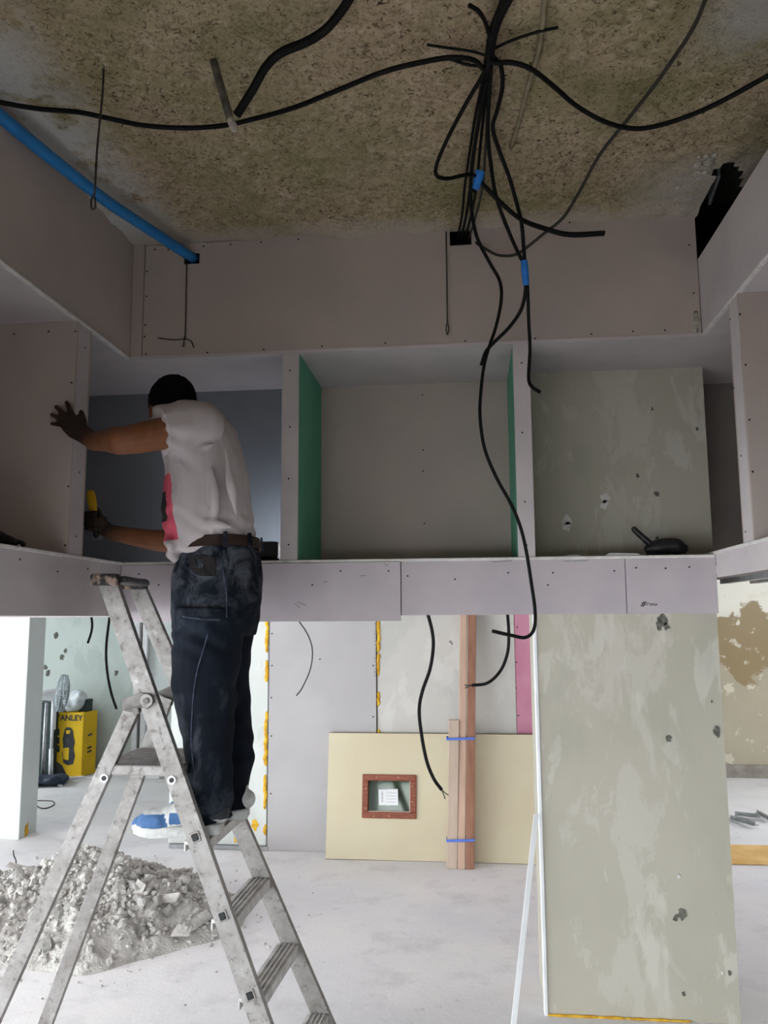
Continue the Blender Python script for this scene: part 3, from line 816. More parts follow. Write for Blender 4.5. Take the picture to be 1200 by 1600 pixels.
# ---------------------------------------------------------------- cables and pipes under the ceiling
def cable(name, pts, r_, mat, label, cat='cable', group=None, per=6, n=8, parts=()):
    P = []
    for q in pts:
        if isinstance(q, Vector): P.append(q)
        elif q[2] > 3.0 and len(q) == 4: P.append(atz(q[0], q[1], q[2]))
        else: P.append(at(q[0], q[1], q[2]))
    for p in P:
        if .2 < p.y < 3.2 and LX < p.x < RX: p.z = min(p.z, ZC-.004-r_)
    m = MB(); m.tube(spline(P, per), r_, n=n, round_ends=False)
    root = P[len(P)//2].copy()
    if parts is None or not parts:
        o = m.build(name, mat, None, smooth=True); recenter(o); return tag(o, label, cat, group)
    e = thing(name, label, cat, tuple(root), group)
    m.build('sheath', mat, e, smooth=True)
    for pn, pm_, build in parts: build(pn, pm_, e, P)
    return e
def wire_end(k=-1, length=.05):                               # bare copper tip at a cable end
    def f_(pn, pm_, e, P):
        p = P[k]; q = P[k-1] if k == -1 else P[k+1]
        d_ = (p-q).normalized(); m = MB()
        for s in (-1, 1):
            sd = d_.orthogonal().normalized()*s
            m.tube(spline([p-d_*.004, p+d_*length*.5+sd*length*.12, p+d_*length+sd*length*.3], 4), .0035, n=6)
        m.build(pn, pm_, e, smooth=True)
    return f_
Z = lambda px, py, z: (px, py, z, 'z')
cable('power_cable', [Vector((-1.445,1.9,3.27)),Z(-40,152,3.24),Z(0,160,3.22),Z(60,170,3.21),Z(120,175,3.20),Z(170,185,3.20),Z(225,196,3.20),Z(290,200,3.20),Z(350,196,3.20),Z(400,185,3.20),Z(460,168,3.20),Z(530,140,3.20),Z(600,112,3.21),Z(660,97,3.22),Z(705,90,3.23),Z(740,94,3.23),Z(757,108,3.23),Z(766,90,3.24),Z(775,40,3.25),Z(792,-12,3.26)],
      .0075, 'black_rubber', 'long black cable sagging under the rough ceiling from the cable bunch to the left edge')
cable('power_cable', [Z(790,-12,3.25),Z(770,45,3.24),Z(763,90,3.23),Z(775,98,3.22),Z(800,98,3.21),Z(830,108,3.20),Z(865,135,3.19),Z(900,165,3.19),Z(940,188,3.18),Z(975,199,3.18),Z(1010,200,3.18),Z(1060,187,3.19),Z(1120,162,3.19),Z(1215,110,3.20),Vector((1.12,1.98,3.19)),Vector((1.4,1.9,3.0))],
      .0075, 'black_rubber', 'black cable curving from the cable bunch across to the right edge of the picture')
cable('power_cable', [(560,-28,1.86),(548,-6,1.88),(535,15,1.91),(510,45,1.95),(480,65,1.98),(440,82,2.01),(415,105,2.03),(395,140,2.06),(370,180,2.10)],
      .0125, 'black_rubber', 'thick black cable dropping from the top edge to a cut end beside the foam tube', n=10)
e = thing('foam_tube', 'short pale grey foam tube hanging from the ceiling, crossing the long black cable', 'tube', tuple(at(352,150,2.1)))
P = [atz(333,92,3.29), at(341,122,2.115), at(352,160,2.11), at(360,188,2.105)]
MB().tube(spline(P), .0115, n=10).build('tube', 'foam_tube', e, smooth=True)
MB().tube(spline([at(360,187,2.105), at(364,196,2.103), at(367,206,2.10)]), [.0115]*8+[.011,.0105,.009,.007,.004][:5], n=10).build('torn_end', 'plaster_lump', e, smooth=True)
cable('grey_cable', [Z(1110,-22,3.24),Z(1085,40,3.24),Z(1050,95,3.24),Z(1010,150,3.24),Z(970,200,3.24),Z(935,245,3.23),Z(905,300,3.20),(880,340,2.98),(850,365,3.05),(825,385,3.10),(805,398,3.13),(780,399,3.17),(760,390,3.20),(742,378,3.25),(735,372,3.30)],
      .006, 'grey_cable', 'thin dark grey cable running diagonally from the top right down to the fascia notch')
# bunch that runs along the ceiling into the notch
bun = 'black cables of the bunch running along the ceiling into the notch'
BN = ('leftmost', 'second from left', 'third from left', 'rightmost')
for k, (dx, rr) in enumerate(((-9, .0048), (-3, .0055), (4, .005), (11, .0045))):
    mt = 'black_rubber' if k != 3 else 'grey_cable'
    cable('bunch_cable', [Z(800+dx*.6,-14,3.262),Z(782+dx*.5,22,3.255),Z(767+dx*.4,65,3.25),Z(762+dx*.5,110,3.245),Z(753+dx*.9,170,3.24),(745+dx*1.2,235,2.56),(739+dx*1.4,290,2.80),(732+dx*1.1,335,3.03),(724+dx*.9,368,3.22),(722+dx*.8,374,3.32)],
          rr, mt, 'black' .replace('black', 'black' if k != 3 else 'greyish')+' strand of the cable bunch entering the fascia notch, '+BN[k]+' of four', group=bun)
cable('looped_cable', [Z(770,45,3.25),Z(762,92,3.24),(755,116,2.22),(735,150,2.28),(705,205,2.36),(684,252,2.45),(682,274,2.50),(700,279,2.54),(730,273,2.58),(746,277,2.60),(760,295,2.63),(785,320,2.68),(815,344,2.74),(850,358,2.80),(890,368,2.84),(944,366,2.86)],
      .0065, 'black_rubber', 'black cable with a bulging loop at left, taped blue, ending in a stiff stub')
o = cable('stub_cable', [(738,300,2.62),(745,283,2.61),(756,289,2.62),(783,316,2.67),(813,341,2.73),(848,355,2.79),(889,365,2.83),(945,363,2.85)],
      .0065, 'black_rubber', 'short black cable lying alongside the looped one from the blue tape to the cut stub')
a, b = at(750,268,2.60), at(743,296,2.615)
tp = MB(); tp.tube([a, a.lerp(b, .35), a.lerp(b, .7), b], [.018, .017, .014, .012], n=10)
tag(recenter(tp.build('tape_wrap', 'blue_tape', None)), 'blue tape wrapped round the cables where the loop meets the bunch', 'tape')
cable('hanging_cable', [Z(778,30,3.25),Z(764,85,3.24),(760,125,2.24),(746,200,2.42),(737,265,2.62),(736,320,2.80),(745,370,2.95),(765,410,3.0),(781,440,3.03),(783,470,3.04),(775,510,3.05),(765,540,3.05),(757,568,3.05),(752,605,3.06),(750,650,3.06),(757,700,3.07),(775,745,3.08),(797,785,3.09),(812,820,3.10),(822,860,3.11),(830,910,3.12),(836,955,3.12),(834,984,3.11),(821,996,3.10),(800,993,3.08),(769,986,3.06)],
      .0068, 'black_rubber', 'longest black cable, hanging past the niches and hooking back below the header')
cable('hanging_cable', [Z(785,20,3.25),Z(768,80,3.24),Z(782,102,3.23),(785,135,2.26),(777,172,2.36),(770,200,2.44),(780,235,2.52),(795,275,2.62),(808,320,2.72),(815,350,2.79),(818,385,2.84),(820,412,2.86),(822,445,2.88),(815,482,2.92),(796,511,2.96),(772,535,2.99),(759,550,3.0),(752,571,3.01)],
      .0068, 'black_rubber', 'black cable leaving the lower blue tape to the left and ending over the niche edge')
cable('hanging_cable', [Z(783,22,3.25),Z(769,70,3.24),(766,120,2.23),(762,200,2.44),(767,258,2.62),(776,310,2.76),(795,362,2.82),(812,400,2.86),(820,416,2.87),(824,446,2.88),(826,500,2.95),(828,545,2.99),(826,590,3.01),(831,604,3.01),(844,613,3.0)],
      .0068, 'black_rubber', 'black cable dropping straight from the lower blue tape to a kinked end')
a, b = at(819,407,2.86), at(822,446,2.88)
tp = MB(); tp.tube([a, a.lerp(b, .3), a.lerp(b, .8), b], [.012, .0135, .0125, .011], n=10)
tag(recenter(tp.build('tape_wrap', 'blue_tape', None)), 'blue tape sleeve holding two cables together in front of the fascia', 'tape')
cable('stub_cable', [Z(764,80,3.25),Z(800,63,3.26),Z(840,50,3.265),Z(872,43,3.268)], .0042, 'black_rubber', 'thin black stub pointing right from the cable bunch')
cable('stub_cable', [Z(764,88,3.25),Z(735,80,3.26),Z(700,75,3.265),Z(667,70,3.268)], .0038, 'black_rubber', 'thin black stub pointing left from the cable bunch')
cable('stub_cable', [Z(768,75,3.24),Z(762,45,3.23),Z(750,20,3.22),Z(733,8,3.22)], .006, 'black_rubber', 'black stub bending up and left at the head of the cable bunch')
cable('stub_cable', [Z(757,104,3.235),Z(730,101,3.245),Z(705,93,3.25),Z(690,92,3.255)], .0045, 'black_rubber', 'short black stub tucked under the long left cable beside the bunch')
cable('cable_trunk', [Z(812,-30,3.262),Z(790,5,3.255),Z(772,45,3.25),Z(765,85,3.247),Z(762,105,3.245)], .014, 'black_rubber', 'thick black trunk of bundled cables at the top edge of the ceiling', n=10)
cable('ceiling_conduit', [Z(852,-20,3.288),Z(848,30,3.284),Z(840,80,3.284),Z(825,130,3.284),Z(812,180,3.286),Z(798,222,3.294)], .008, 'tan_conduit', 'tan conduit half buried in the rough ceiling right of the cable bunch', 'conduit')
# blue conduit
e = thing('blue_conduit', 'bright blue conduit pipe slung along the left fascia into the back notch', 'pipe', tuple(at(150,295,2.7)))
P = [Vector((-1.405,.3,3.225)), Vector((-1.40,1.2,3.225)), at(-60,120,2.02), at(0,181,2.2), at(150,302,2.66), at(240,363,2.99), at(304,405,3.26)]
MB().tube(spline(P), .0225, n=14).build('pipe', 'blue_conduit', e, smooth=True)
# hangers
def hook(P, r_, label, extra=()):
    m = MB(); m.tube(spline(P, 5), r_, n=6)
    for q in extra: m.tube(spline(q, 5), r_*.9, n=6)
    o = m.build('hanger_wire', 'wire', None, smooth=True); recenter(o); return tag(o, label, 'wire')
e0 = atz(162,104,3.29); e0x = at(148,302,2.12)
hook([e0, Vector((e0.x, e0.y, 3.2)), at(152,230,2.12), e0x], .0035, 'ribbed hanger rod dropping from the ceiling in front of the blue conduit', extra=[[e0x, at(143,312,2.12), at(143,326,2.12), at(149,324,2.12), at(148,308,2.12)]])
hook([at(292,404,3.22), at(291,450,3.222), at(290,500,3.225), at(289,531,3.225)], .0028, 'thin hanger wire below the blue conduit with a twisted crosswire at its end', extra=[[at(247,528,3.225), at(270,531,3.222), at(289,530,3.22), at(298,533,3.22), at(303,543,3.222)], [at(288,526,3.22), at(287,536,3.22), at(286,542,3.22)]])
hook([at(697,362,3.22), at(698,420,3.222), at(699,505,3.225)], .0028, 'thin hanger wire with a small hooked tip in front of the middle of the fascia', extra=[[at(699,503,3.222), at(697,514,3.222), at(699,523,3.222), at(701,514,3.222), at(700,506,3.222)]])

# cables hanging behind the header in the far room
def drop(pts, r_, mat, label, name='hanging_cable', tip=None):
    p0, p1 = at(*pts[0]), at(*pts[1]); pe = p0+(p0-p1)*1.0; px_ = pe.x-.02*(1 if p1.x > p0.x else -1)
    P = [Vector((px_, p0.y, 3.29)), Vector((px_, p0.y, 2.7)), Vector((px_, p0.y, 2.2)), pe+Vector((0,0,.12)), pe]+[at(*q) for q in pts]
    return cable(name, P, r_, mat, label, parts=[('bare_wires', 'wire', tip)] if tip else ())
drop([(668,958,5.45),(675,985,5.45),(677,1010,5.45),(672,1045,5.45),(660,1080,5.45),(655,1110,5.45),(659,1150,5.45),(667,1190,5.45),(678,1217,5.46),(690,1234,5.48)], .0115, 'black_rubber', 'black cable hanging in a wave before the cream door leaf, ending in bare wires', tip=wire_end(-1, .06))
drop([(793,958,5.5),(795,990,5.5),(793,1020,5.5),(782,1048,5.5),(762,1067,5.5),(737,1071,5.5)], .0105, 'black_rubber', 'dark cable curling left behind the header towards the tall battens', tip=wire_end(-1, .045))
drop([(465,968,5.6),(480,990,5.6),(488,1015,5.6),(485,1045,5.6),(472,1075,5.6),(463,1087,5.6)], .0045, 'grey_cable', 'thin grey wire curving down in front of the grey plasterboard')
drop([(141,952,6.6),(144,975,6.6),(142,990,6.6),(137,1005,6.6)], .0105, 'black_rubber', 'short black cable end below the header, above the yellow carton')
drop([(171,965,6.7),(166,1010,6.7),(167,1045,6.7),(173,1080,6.7),(182,1108,6.7)], .0115, 'black_rubber', 'black cable hanging behind the ladder rail, left of the hinge')

# ---------------------------------------------------------------- things on the niche ledges
e = thing('work_light', 'small black work light with a yellow guard shining into the left niche behind the man', 'lamp', tuple(at(421,876,3.34)))
c = at(421,860,3.34); zb = ZL+.001
hs = MB(); hs.box(c.x-.045, c.x+.045, 3.30, 3.36, zb+.012, zb+.085); hs.build('housing', 'led_housing', e, bevel=.010, seg=2)
MB().box(c.x-.058, c.x-.046, 3.315, 3.35, zb+.004, zb+.06).build('guard', 'yellow_plastic', e, bevel=.004)
MB().box(c.x-.05, c.x+.05, 3.31, 3.36, zb, zb+.011).build('foot', 'black_plastic', e, bevel=.003)
lp = MB(); lp.box(c.x-.036, c.x+.036, 3.3602, 3.3612, zb+.034, zb+.080); lp.build('led_panel', 'led_panel', e)

e = thing('cordless_drill', 'black power tool lying in the right niche with its handle sticking up left', 'power tool', tuple(at(1042,866,3.40)))
yb = 3.42; a = at(1022,853,yb); zb = ZL+.001
bd = MB(); bd.tube(spline([at(1014,858,yb), at(1030,855,yb), at(1050,853,yb), at(1067,857,yb)]), [.02,.026,.03,.031,.032,.033,.034,.034,.034,.034,.034,.034,.034,.034,.034,.033,.031,.028,.022], n=12, round_ends=True)
for v in bd.v: v.z = max(v.z, zb+.002)
bd.build('body', 'black_plastic', e, smooth=True)
MB().tube(spline([at(1020,853,yb), at(1008,843,yb), at(998,834,yb), at(991,827,yb)]), [.014]*7+[.013]*6+[.012]*6, n=10, round_ends=True).build('handle', 'black_plastic', e, smooth=True)
MB().tube([at(1025,848,yb-.01), at(1027,839,yb-.01)], .006, n=8).build('trigger', 'black_plastic', e)
MB().box(at(1010,864,yb).x, at(1040,864,yb).x, yb-.03, yb+.03, zb, zb+.02).build('battery', 'black_plastic', e, bevel=.004)
ps = MB(); a = at(944,866,3.26); b = at(1001,866,3.26)
ps.hexa([(a.x,3.25,ZL+.001),(b.x,3.25,ZL+.001),(b.x-.01,3.36,ZL+.001),(a.x+.03,3.36,ZL+.001),(a.x+.02,3.26,ZL+.014),(b.x-.01,3.255,ZL+.010),(b.x-.02,3.35,ZL+.012),(a.x+.04,3.35,ZL+.016)])
tag(recenter(ps.build('board_offcut', 'paper', None, bevel=.002)), 'white board offcut on the ledge of the right niche', 'offcut')
e = thing('tool_pouch', 'black tool pouch lying on the left ledge at the picture edge', 'bag', (-1.56, 2.44, ZL))
tpm = MB(); tpm.ball((-1.545, 2.44, ZL+.022), .075, (1.0, 1.5, .32), 14, 8); tpm.ball((-1.53, 2.54, ZL+.018), .05, (.9, 1.2, .34), 12, 8)
link('pouch_body', remesh(tpm, 'pouch', .006, 2), 'black_rubber', e).location = -Vector((-1.56, 2.44, ZL))
MB().tube(spline([(-1.60,2.36,ZL+.03),(-1.56,2.41,ZL+.055),(-1.54,2.50,ZL+.05),(-1.55,2.58,ZL+.02)]), .006, n=6).build('strap', 'black_plastic', e, smooth=True)

# ---------------------------------------------------------------- door leaf, battens and small things at the far partition
W_, Hh = 1.74, at(513,1147,5.86).z+.012
lean = math.atan2(.13, Hh)
e = thing('door_leaf', 'cream door leaf lying on its side against the partition with a wood-framed window', 'door', (-1.037, 5.745, 0.004), local=True)
e.rotation_euler = (-lean, 0, 0)
def loc_on(px, py):
    p = at(px, py, 5.80); return p.x+1.037, p.z-.002
wx0, wz0 = loc_on(566, 1277); wx1, wz1 = loc_on(650, 1211)
lf = MB(); th = .04
lf.box(0, wx0+.01, 0, th, 0, Hh); lf.box(wx1-.01, W_, 0, th, 0, Hh); lf.box(wx0+.01, wx1-.01, 0, th, 0, wz0+.01); lf.box(wx0+.01, wx1-.01, 0, th, wz1-.01, Hh)
lf.build('leaf', 'cream_door', e)
MB().box(0, W_, .002, th-.002, -.003, .001).build('edge_band', 'door_edge', e); MB().box(0, W_, .002, th-.002, Hh-.001, Hh+.004).build('edge_band', 'door_edge', e)
fwid = .042
for x0_, x1_, z0_, z1_ in ((wx0, wx1, wz0, wz0+fwid), (wx0, wx1, wz1-fwid, wz1), (wx0, wx0+fwid, wz0+fwid, wz1-fwid), (wx1-fwid, wx1, wz0+fwid, wz1-fwid)):
    MB().box(x0_, x1_, -.016, th*.6, z0_, z1_).build('window_frame', 'frame_wood', e, bevel=.004)
pn = MB().box(wx0+.03, wx1-.03, .012, .018, wz0+.03, wz1-.03).build('pane', 'pane_glass', e)
bd_ = .006
for x0_, x1_, z0_, z1_ in ((wx0+fwid, wx1-fwid, wz0+fwid, wz0+fwid+bd_), (wx1-fwid-bd_, wx1-fwid, wz0+fwid, wz1-fwid)):
    MB().box(x0_, x1_, -.006, .01, z0_, z1_).build('glazing_bead', 'batten_pale', e)
lx, lz = loc_on(607, 1246)
lb = MB(); lb.poly([(lx-.068,.0112,lz-.052),(lx+.066,.0112,lz-.050),(lx+.064,.0112,lz+.058),(lx-.072,.0112,lz+.052)], (0,-.001,0)); lab = lb.build('label_sheet', 'paper', e)
bc = MB()
for k in range(9): bc.box(lx-.052, lx-.040, .0098, .0101, lz-.030+.008*k, lz-.030+.008*k+(.003 if k % 3 else .005))
for k in range(4): bc.box(lx-.02, lx+.05, .0098, .0101, lz+.03-.02*k, lz+.032-.02*k)
bc.build('label_print', 'ink_soft', lab)
for px, py in ((572,1232),(572,1262),(585,1274),(608,1274),(644,1228),(644,1252),(588,1215),(622,1215)):
    x_, z_ = loc_on(px, py); MB().disc((x_, -.016, z_), (0,-1,0), .004, .001, 8).build('screw_head', 'batten_pale', e)

def batten(px0, px1, pyt, mat, label, ybot, ytop, zt=None):
    b0, b1 = at(px0, 1357, ybot), at(px1, 1357, ybot); zz = zt or at(px0, pyt, ytop).z
    t0, t1 = at(px0+3, pyt, ytop), at(px1+3, pyt, ytop)
    d_ = .045
    m = MB(); m.hexa([(b0.x,ybot,.001),(b1.x,ybot,.001),(b1.x,ybot+d_,.001),(b0.x,ybot+d_,.001),(t0.x,ytop,zz),(t1.x,ytop,zz),(t1.x,ytop+d_,zz),(t0.x,ytop+d_,zz)])
    return tag(recenter(m.build('timber_batten', mat, None, bevel=.004)), label, 'batten')
batten(698, 714.5, 1125, 'batten_pale', 'short pale timber batten, leftmost of the three strapped together', 5.60, 5.72)
batten(715.5, 727, 955, 'batten_mid', 'tall light brown batten in the middle of the strapped three', 5.60, 5.84)
batten(728, 741, 958, 'batten_dark', 'tall reddish batten, rightmost of the strapped three', 5.60, 5.84)
for py, lb_ in ((1155, 'upper blue strap tied round the timber battens'), (1314, 'lower blue strap tied round the timber battens')):
    yb = 5.60+.118*at(700,py,5.65).z; a = at(697.5, py, yb-.012); b = at(741.5, py-1, yb-.012)
    m = MB(); m.tube([a, b, b+Vector((.001,.085,0)), a+Vector((-.001,.085,0))], .0085, n=6, close=True, ref=(0,0,1), flat=.35)
    tag(recenter(m.build('strap', 'blue_strap', None)), lb_, 'strap')

# white strips leaning at the column
p0 = at(838,1272,3.63); p1 = atz(797,1655,.0); p1.z = .004
m = MB(); m.bar(p1, p0, .022, .006, up=(0,1,0)); tag(recenter(m.build('edge_strip', 'white_plastic', None, bevel=.001)), 'white plastic edge strip leaning against the left corner of the column', 'strip')

# ---------------------------------------------------------------- far left corner
def B(px, py, y): return at(px, py, y)
e = thing('carton_box', 'yellow printed carton standing in the far left room behind the fan stand', 'box', (B(107,1215,8.42).x, 8.55, 0))
xl, xr, zt = B(84,1213,8.42).x, B(127,1213,8.42).x, B(107,1113,8.42).z
dpt = .22; skew = .05
bx = MB(); bx.hexa([(xl,8.42,0.002),(xr,8.42,.002),(xr+skew,8.42+dpt,.002),(xl+skew,8.42+dpt,.002),(xl,8.42,zt),(xr,8.42,zt),(xr+skew,8.42+dpt,zt),(xl+skew,8.42+dpt,zt)])
cb = bx.build('carton', 'carton', e, bevel=.004)
tm = text_mesh('STANLEY', .082)
tm.transform(Matrix.Translation(Vector((B(105.5,1122,8.42).x, 8.4175, B(105,1122,8.42).z))-WL[e.name]) @ Matrix.Rotation(math.pi/2, 4, 'X'))
link('brand_lettering', tm, 'ink', e)
def flat(name, pts, mat, y=8.4185, dz=.0015):
    m = MB(); m.poly([at(px, py, y) for px, py in pts], (0,-dz,0)); return m.build(name, mat, e)
flat('printed_washer', [(101,1140),(104,1136),(111,1137),(114,1142),(115,1150),(117,1160),(115,1170),(117,1182),(114,1194),(106,1196),(99,1192),(97,1178),(99,1166),(98,1154)], 'carton_dark')
flat('printed_washer_panel', [(98,1169),(108,1168),(107,1188),(99,1186)], 'carton', dz=.003, y=8.4175)
flat('printed_washer_grip', [(103,1141),(110,1141),(109,1146),(104,1147)], 'carton', dz=.003, y=8.4175)
for k in range(3): flat('printed_icon', [(88,1139+13*k),(93,1139+13*k),(93,1149+13*k),(88,1149+13*k)], 'carton_dark')
flat('printed_corner', [(86,1188),(97,1196),(106,1214),(84,1214)], 'carton_dark')
for pz, l_ in ((.62,.05),(.42,.1),(.36,.06)):
    q = Vector((xr+skew*.35, 8.42+dpt*.35, zt*pz)); MB().bar(q, q+Vector((skew*.3, dpt*.3, .01)), .02, .004, up=(1,0,0)).build('side_print', 'carton_dark', e)

# bag and green case on the carton
bg_ = MB()
for k in range(9): bg_.ball((B(116+random.uniform(-8,14),1092,8.52).x, 8.52+random.uniform(-.08,.08), zt+random.uniform(.07,.17)), random.uniform(.07,.10), (1,1,.9), 10, 8)
me = remesh(bg_, 'bag', .018, 3)
for v in me.vertices: v.co += v.co.normalized()*0 + Vector((nz(v.co, 14), nz(v.co, 14, 5), nz(v.co, 14, 9)))*.018
for v in me.vertices: v.co.z = max(v.co.z, zt+.003)
tag(recenter(link('plastic_bag', me, 'bag')), 'crumpled white plastic bag on top of the yellow carton', 'bag')
gx = B(133,1100,8.54).x
e = thing('green_case', 'small dark green case on the right end of the yellow carton', 'case', (gx, 8.54, zt))
MB().box(gx-.06, gx+.06, 8.48, 8.60, zt+.001, zt+.12).build('case_body', 'dark_green', e, bevel=.01, seg=2)
MB().box(gx-.062, gx+.062, 8.478, 8.602, zt+.095, zt+.13).build('lid', 'dark_green', e, bevel=.008)
# dark cabinet at the left behind the pier
cx0, cx1 = B(40,1215,8.35).x, B(82,1215,8.35).x; zc = B(60,1098,8.35).z
e = thing('tool_cabinet', 'dark green cabinet half hidden behind the white pier and the fan', 'cabinet', ((cx0+cx1)/2, 8.55, 0))
MB().box(cx0, cx1, 8.35, 8.8, .001, zc).build('body', 'dark_green', e, bevel=.008)
for k in range(2): MB().box(cx0+.02, cx1-.02, 8.336, 8.35, .04+k*zc*.48, zc*.46+k*zc*.48).build('drawer_front', 'dark_green', e, bevel=.006)
# pedestal fan
yf = 7.6
fb = B(79,1228,yf); fb = atz(79,1222,.0)
fx, fy = fb.x, fb.y
e = thing('pedestal_fan', 'white pedestal fan with a pale grey guard standing before the yellow carton', 'fan', (fx, fy, 0))
def F(px, py): return at(px, py, fy)
MB().tube([Vector((fx,fy,.02)), F(80,1170)], .022, n=12).build('lower_pole', 'white_plastic', e, smooth=True)
MB().tube([F(80,1172), F(83,1110)], .015, n=12).build('upper_pole', 'white_plastic', e, smooth=True)
MB().tube([F(83,1140), F(85,1088)], .026, n=12).build('sleeve', 'white_plastic', e, smooth=True)
for a_ in (20, 110, 200, 290):
    ar = math.radians(a_+25); MB().bar((fx,fy,.02), (fx+.34*math.cos(ar), fy+.34*math.sin(ar), .012), .035, .02).build('foot', 'white_plastic', e, bevel=.004)
hm = F(80,1086); MB().tube([hm+Vector((-.06,-.05,.0)), hm+Vector((.02,.01,0)), hm+Vector((.08,.05,.0))], [.05,.065,.05], n=14, round_ends=True).build('motor', 'white_plastic', e, smooth=True)
gc = F(97,1083); axd = Vector((.8,.52,-.1)).normalized(); s_ = axd.orthogonal().normalized(); t_ = axd.cross(s_)
R_ = .19
gd = MB()
for rr, off in ((R_, 0), (R_*.97, .03), (R_*.97, -.03), (R_*.6, .055), (R_*.6, -.055), (R_*.25, .065)):
    gd.tube([gc+axd*off+s_*(rr*math.cos(2*math.pi*i/28))+t_*(rr*math.sin(2*math.pi*i/28)) for i in range(28)], .004, n=5, close=True)
for i in range(40):
    a_ = 2*math.pi*i/40; d_ = s_*math.cos(a_)+t_*math.sin(a_)
    for sg in (1, -1): gd.tube([gc+axd*(.065*sg)+d_*R_*.2, gc+axd*(.055*sg)+d_*R_*.6, gc+axd*(.03*sg)+d_*R_*.97, gc+d_*R_], .003, n=4)
gd.build('guard', 'fan_grey', e)
for i in range(3):
    a0 = 2*math.pi*i/3; pts = []
    for a_, rr in ((-.1,.2),(-.35,.85),(0,.92),(.5,.88),(.75,.7),(.45,.2)):
        d_ = s_*math.cos(a0+a_)+t_*math.sin(a0+a_); pts.append(gc+d_*R_*rr+axd*(.02*a_))
    m = MB(); m.poly(pts, axd*.004); m.build('blade', 'fan_grey', e)
MB().tube([gc-axd*.04, gc+axd*.04], .035, n=14).build('hub', 'white_plastic', e)
# steel prop beside the fan
q0 = atz(66,1222,0); m = MB(); m.tube([q0+Vector((0,0,.002)), at(73,1098,q0.y)], .018, n=10)
tag(recenter(m.build('steel_prop', 'steel', None, smooth=True)), 'grey steel pole standing left of the fan', 'pole')
sh = MB()
for k in range(10): sh.ball((at(62,1200,7.9).x+random.uniform(-.2,.25), 7.95+random.uniform(-.1,.12), .05+random.uniform(0,.08)), random.uniform(.07,.12), (1.2,1,.6), 9, 7)
me = remesh(sh, 'sheet', .02, 2)
for v in me.vertices:
    v.co += Vector((nz(v.co, 7)*.04,nz(v.co, 7, 3)*.04,nz(v.co, 9)*.05)); v.co.z = max(.002, v.co.z*.6)
tag(recenter(link('tarp', me, 'blue_sheet')), 'crumpled blue-grey tarp on the floor at the foot of the fan', 'tarp')
# loose items on the floor
m = MB(); m.tube(spline([atz(52,1255,.006), atz(62,1262,.006), atz(72,1263,.006), atz(84,1258,.02), atz(82,1252,.03), atz(60,1251,.02), atz(48,1252,.006)]), .006, n=6)
tag(recenter(m.build('bent_rod', 'wire', None)), 'bent dark metal rod lying on the floor beside the white pier', 'rod')
a, b = atz(212,1214,.02), atz(246,1214,.02); m = MB(); m.bar(a, b, .03, .035)
tag(recenter(m.build('white_profile', 'white_plastic', None, bevel=.003)), 'white plastic profile lying on the far floor behind the ladder', 'profile')
a = atz(243,1216,.0); m = MB(); m.box(a.x-.06, a.x+.06, a.y-.05, a.y+.05, .001, .11)
tag(recenter(m.build('white_block', 'white_plastic', None, bevel=.008)), 'small white block on the far floor beside the near ladder rail', 'block')
# right room floor
for k, (pa, pb, lb_) in enumerate((((1143,1279),(1182,1290),'bent grey metal channel lying nearest the column on the right floor'), ((1150,1273),(1186,1277),'thin grey metal strip lying behind the bent channel on the right floor'), ((1184,1270),(1205,1281),'short grey metal piece at the right picture edge'))):
    a, b = atz(*pa, .015), atz(*pb, .03); m = MB(); m.bar(a, b, .05, .006)
    m.bar(a+Vector((0,.022,.01)), b+Vector((0,.022,.01)), .006, .024)
    tag(recenter(m.build('metal_channel', 'steel', None)), lb_, 'metal scrap')
a, b = atz(1100,1325,.0), atz(1100,1350,.0); m = MB(); m.box(1.55, 3.2, b.y, a.y, .002, .03)
tag(recenter(m.build('timber_plank', 'yellow_plank', None, bevel=.004)), 'yellow timber plank lying flat on the right floor behind the column', 'plank')
# ---------------------------------------------------------------- rubble heap
HC = Vector((-2.22, 4.55, 0)); RX_, RY_, HH = .95, .72, .36
def heap_z(x, y):
    dx, dy = (x-HC.x)/RX_, (y-HC.y)/RY_
    d_ = math.sqrt(dx*dx+dy*dy)+.10*nz((x, y, 0), 3.0, 2)
    h = HH*max(0, 1-d_)**.95
    h += .05*max(0, 1-math.sqrt(((x+1.70)/.4)**2+((y-4.5)/.3)**2))
    return h + (.03*nz((x, y, 0), 8, 1)+.022*abs(nz((x, y, 0), 19, 4))+.010*nz((x, y, 0), 46, 6))*min(1, h/.05)
hm = MB(); n1 = 150
for j in range(n1+1):
    for i in range(n1+1):
        x = HC.x-1.15+2.3*i/n1; y = HC.y-.95+1.9*j/n1
        z = heap_z(x, y); hm.v.append(Vector((x, y, z-.004 if z < .006 else z)))
for j in range(n1):
    for i in range(n1):
        a = j*(n1+1)+i; hm.face([a, a+1, a+n1+2, a+n1+1])
heap = hm.build('rubble_heap', 'rubble', None, smooth=True)
tag(heap, 'heap of grey plaster rubble on the floor behind the stepladder legs', 'rubble', kind='stuff')
heap.data.transform(Matrix.Translation(-HC)); heap.location = HC; WL[heap.name] = HC
def chunk_mesh(seed, sub=2):
    bm = bmesh.new(); bmesh.ops.create_icosphere(bm, subdivisions=sub, radius=1)
    for v in bm.verts:
        d_ = v.co.normalized(); k = .75+.45*nz(d_, 1.3, seed)+.18*nz(d_, 3.1, seed+3); v.co = d_*k; v.co.z *= .75
    me = bpy.data.meshes.new('chunk'); bm.to_mesh(me); bm.free(); return me
gr = MB()                                            # the uncountable small lumps of the heap
rs = random.Random(3); base = [chunk_mesh(k*7.3, 1) for k in range(6)]
cnt = 0
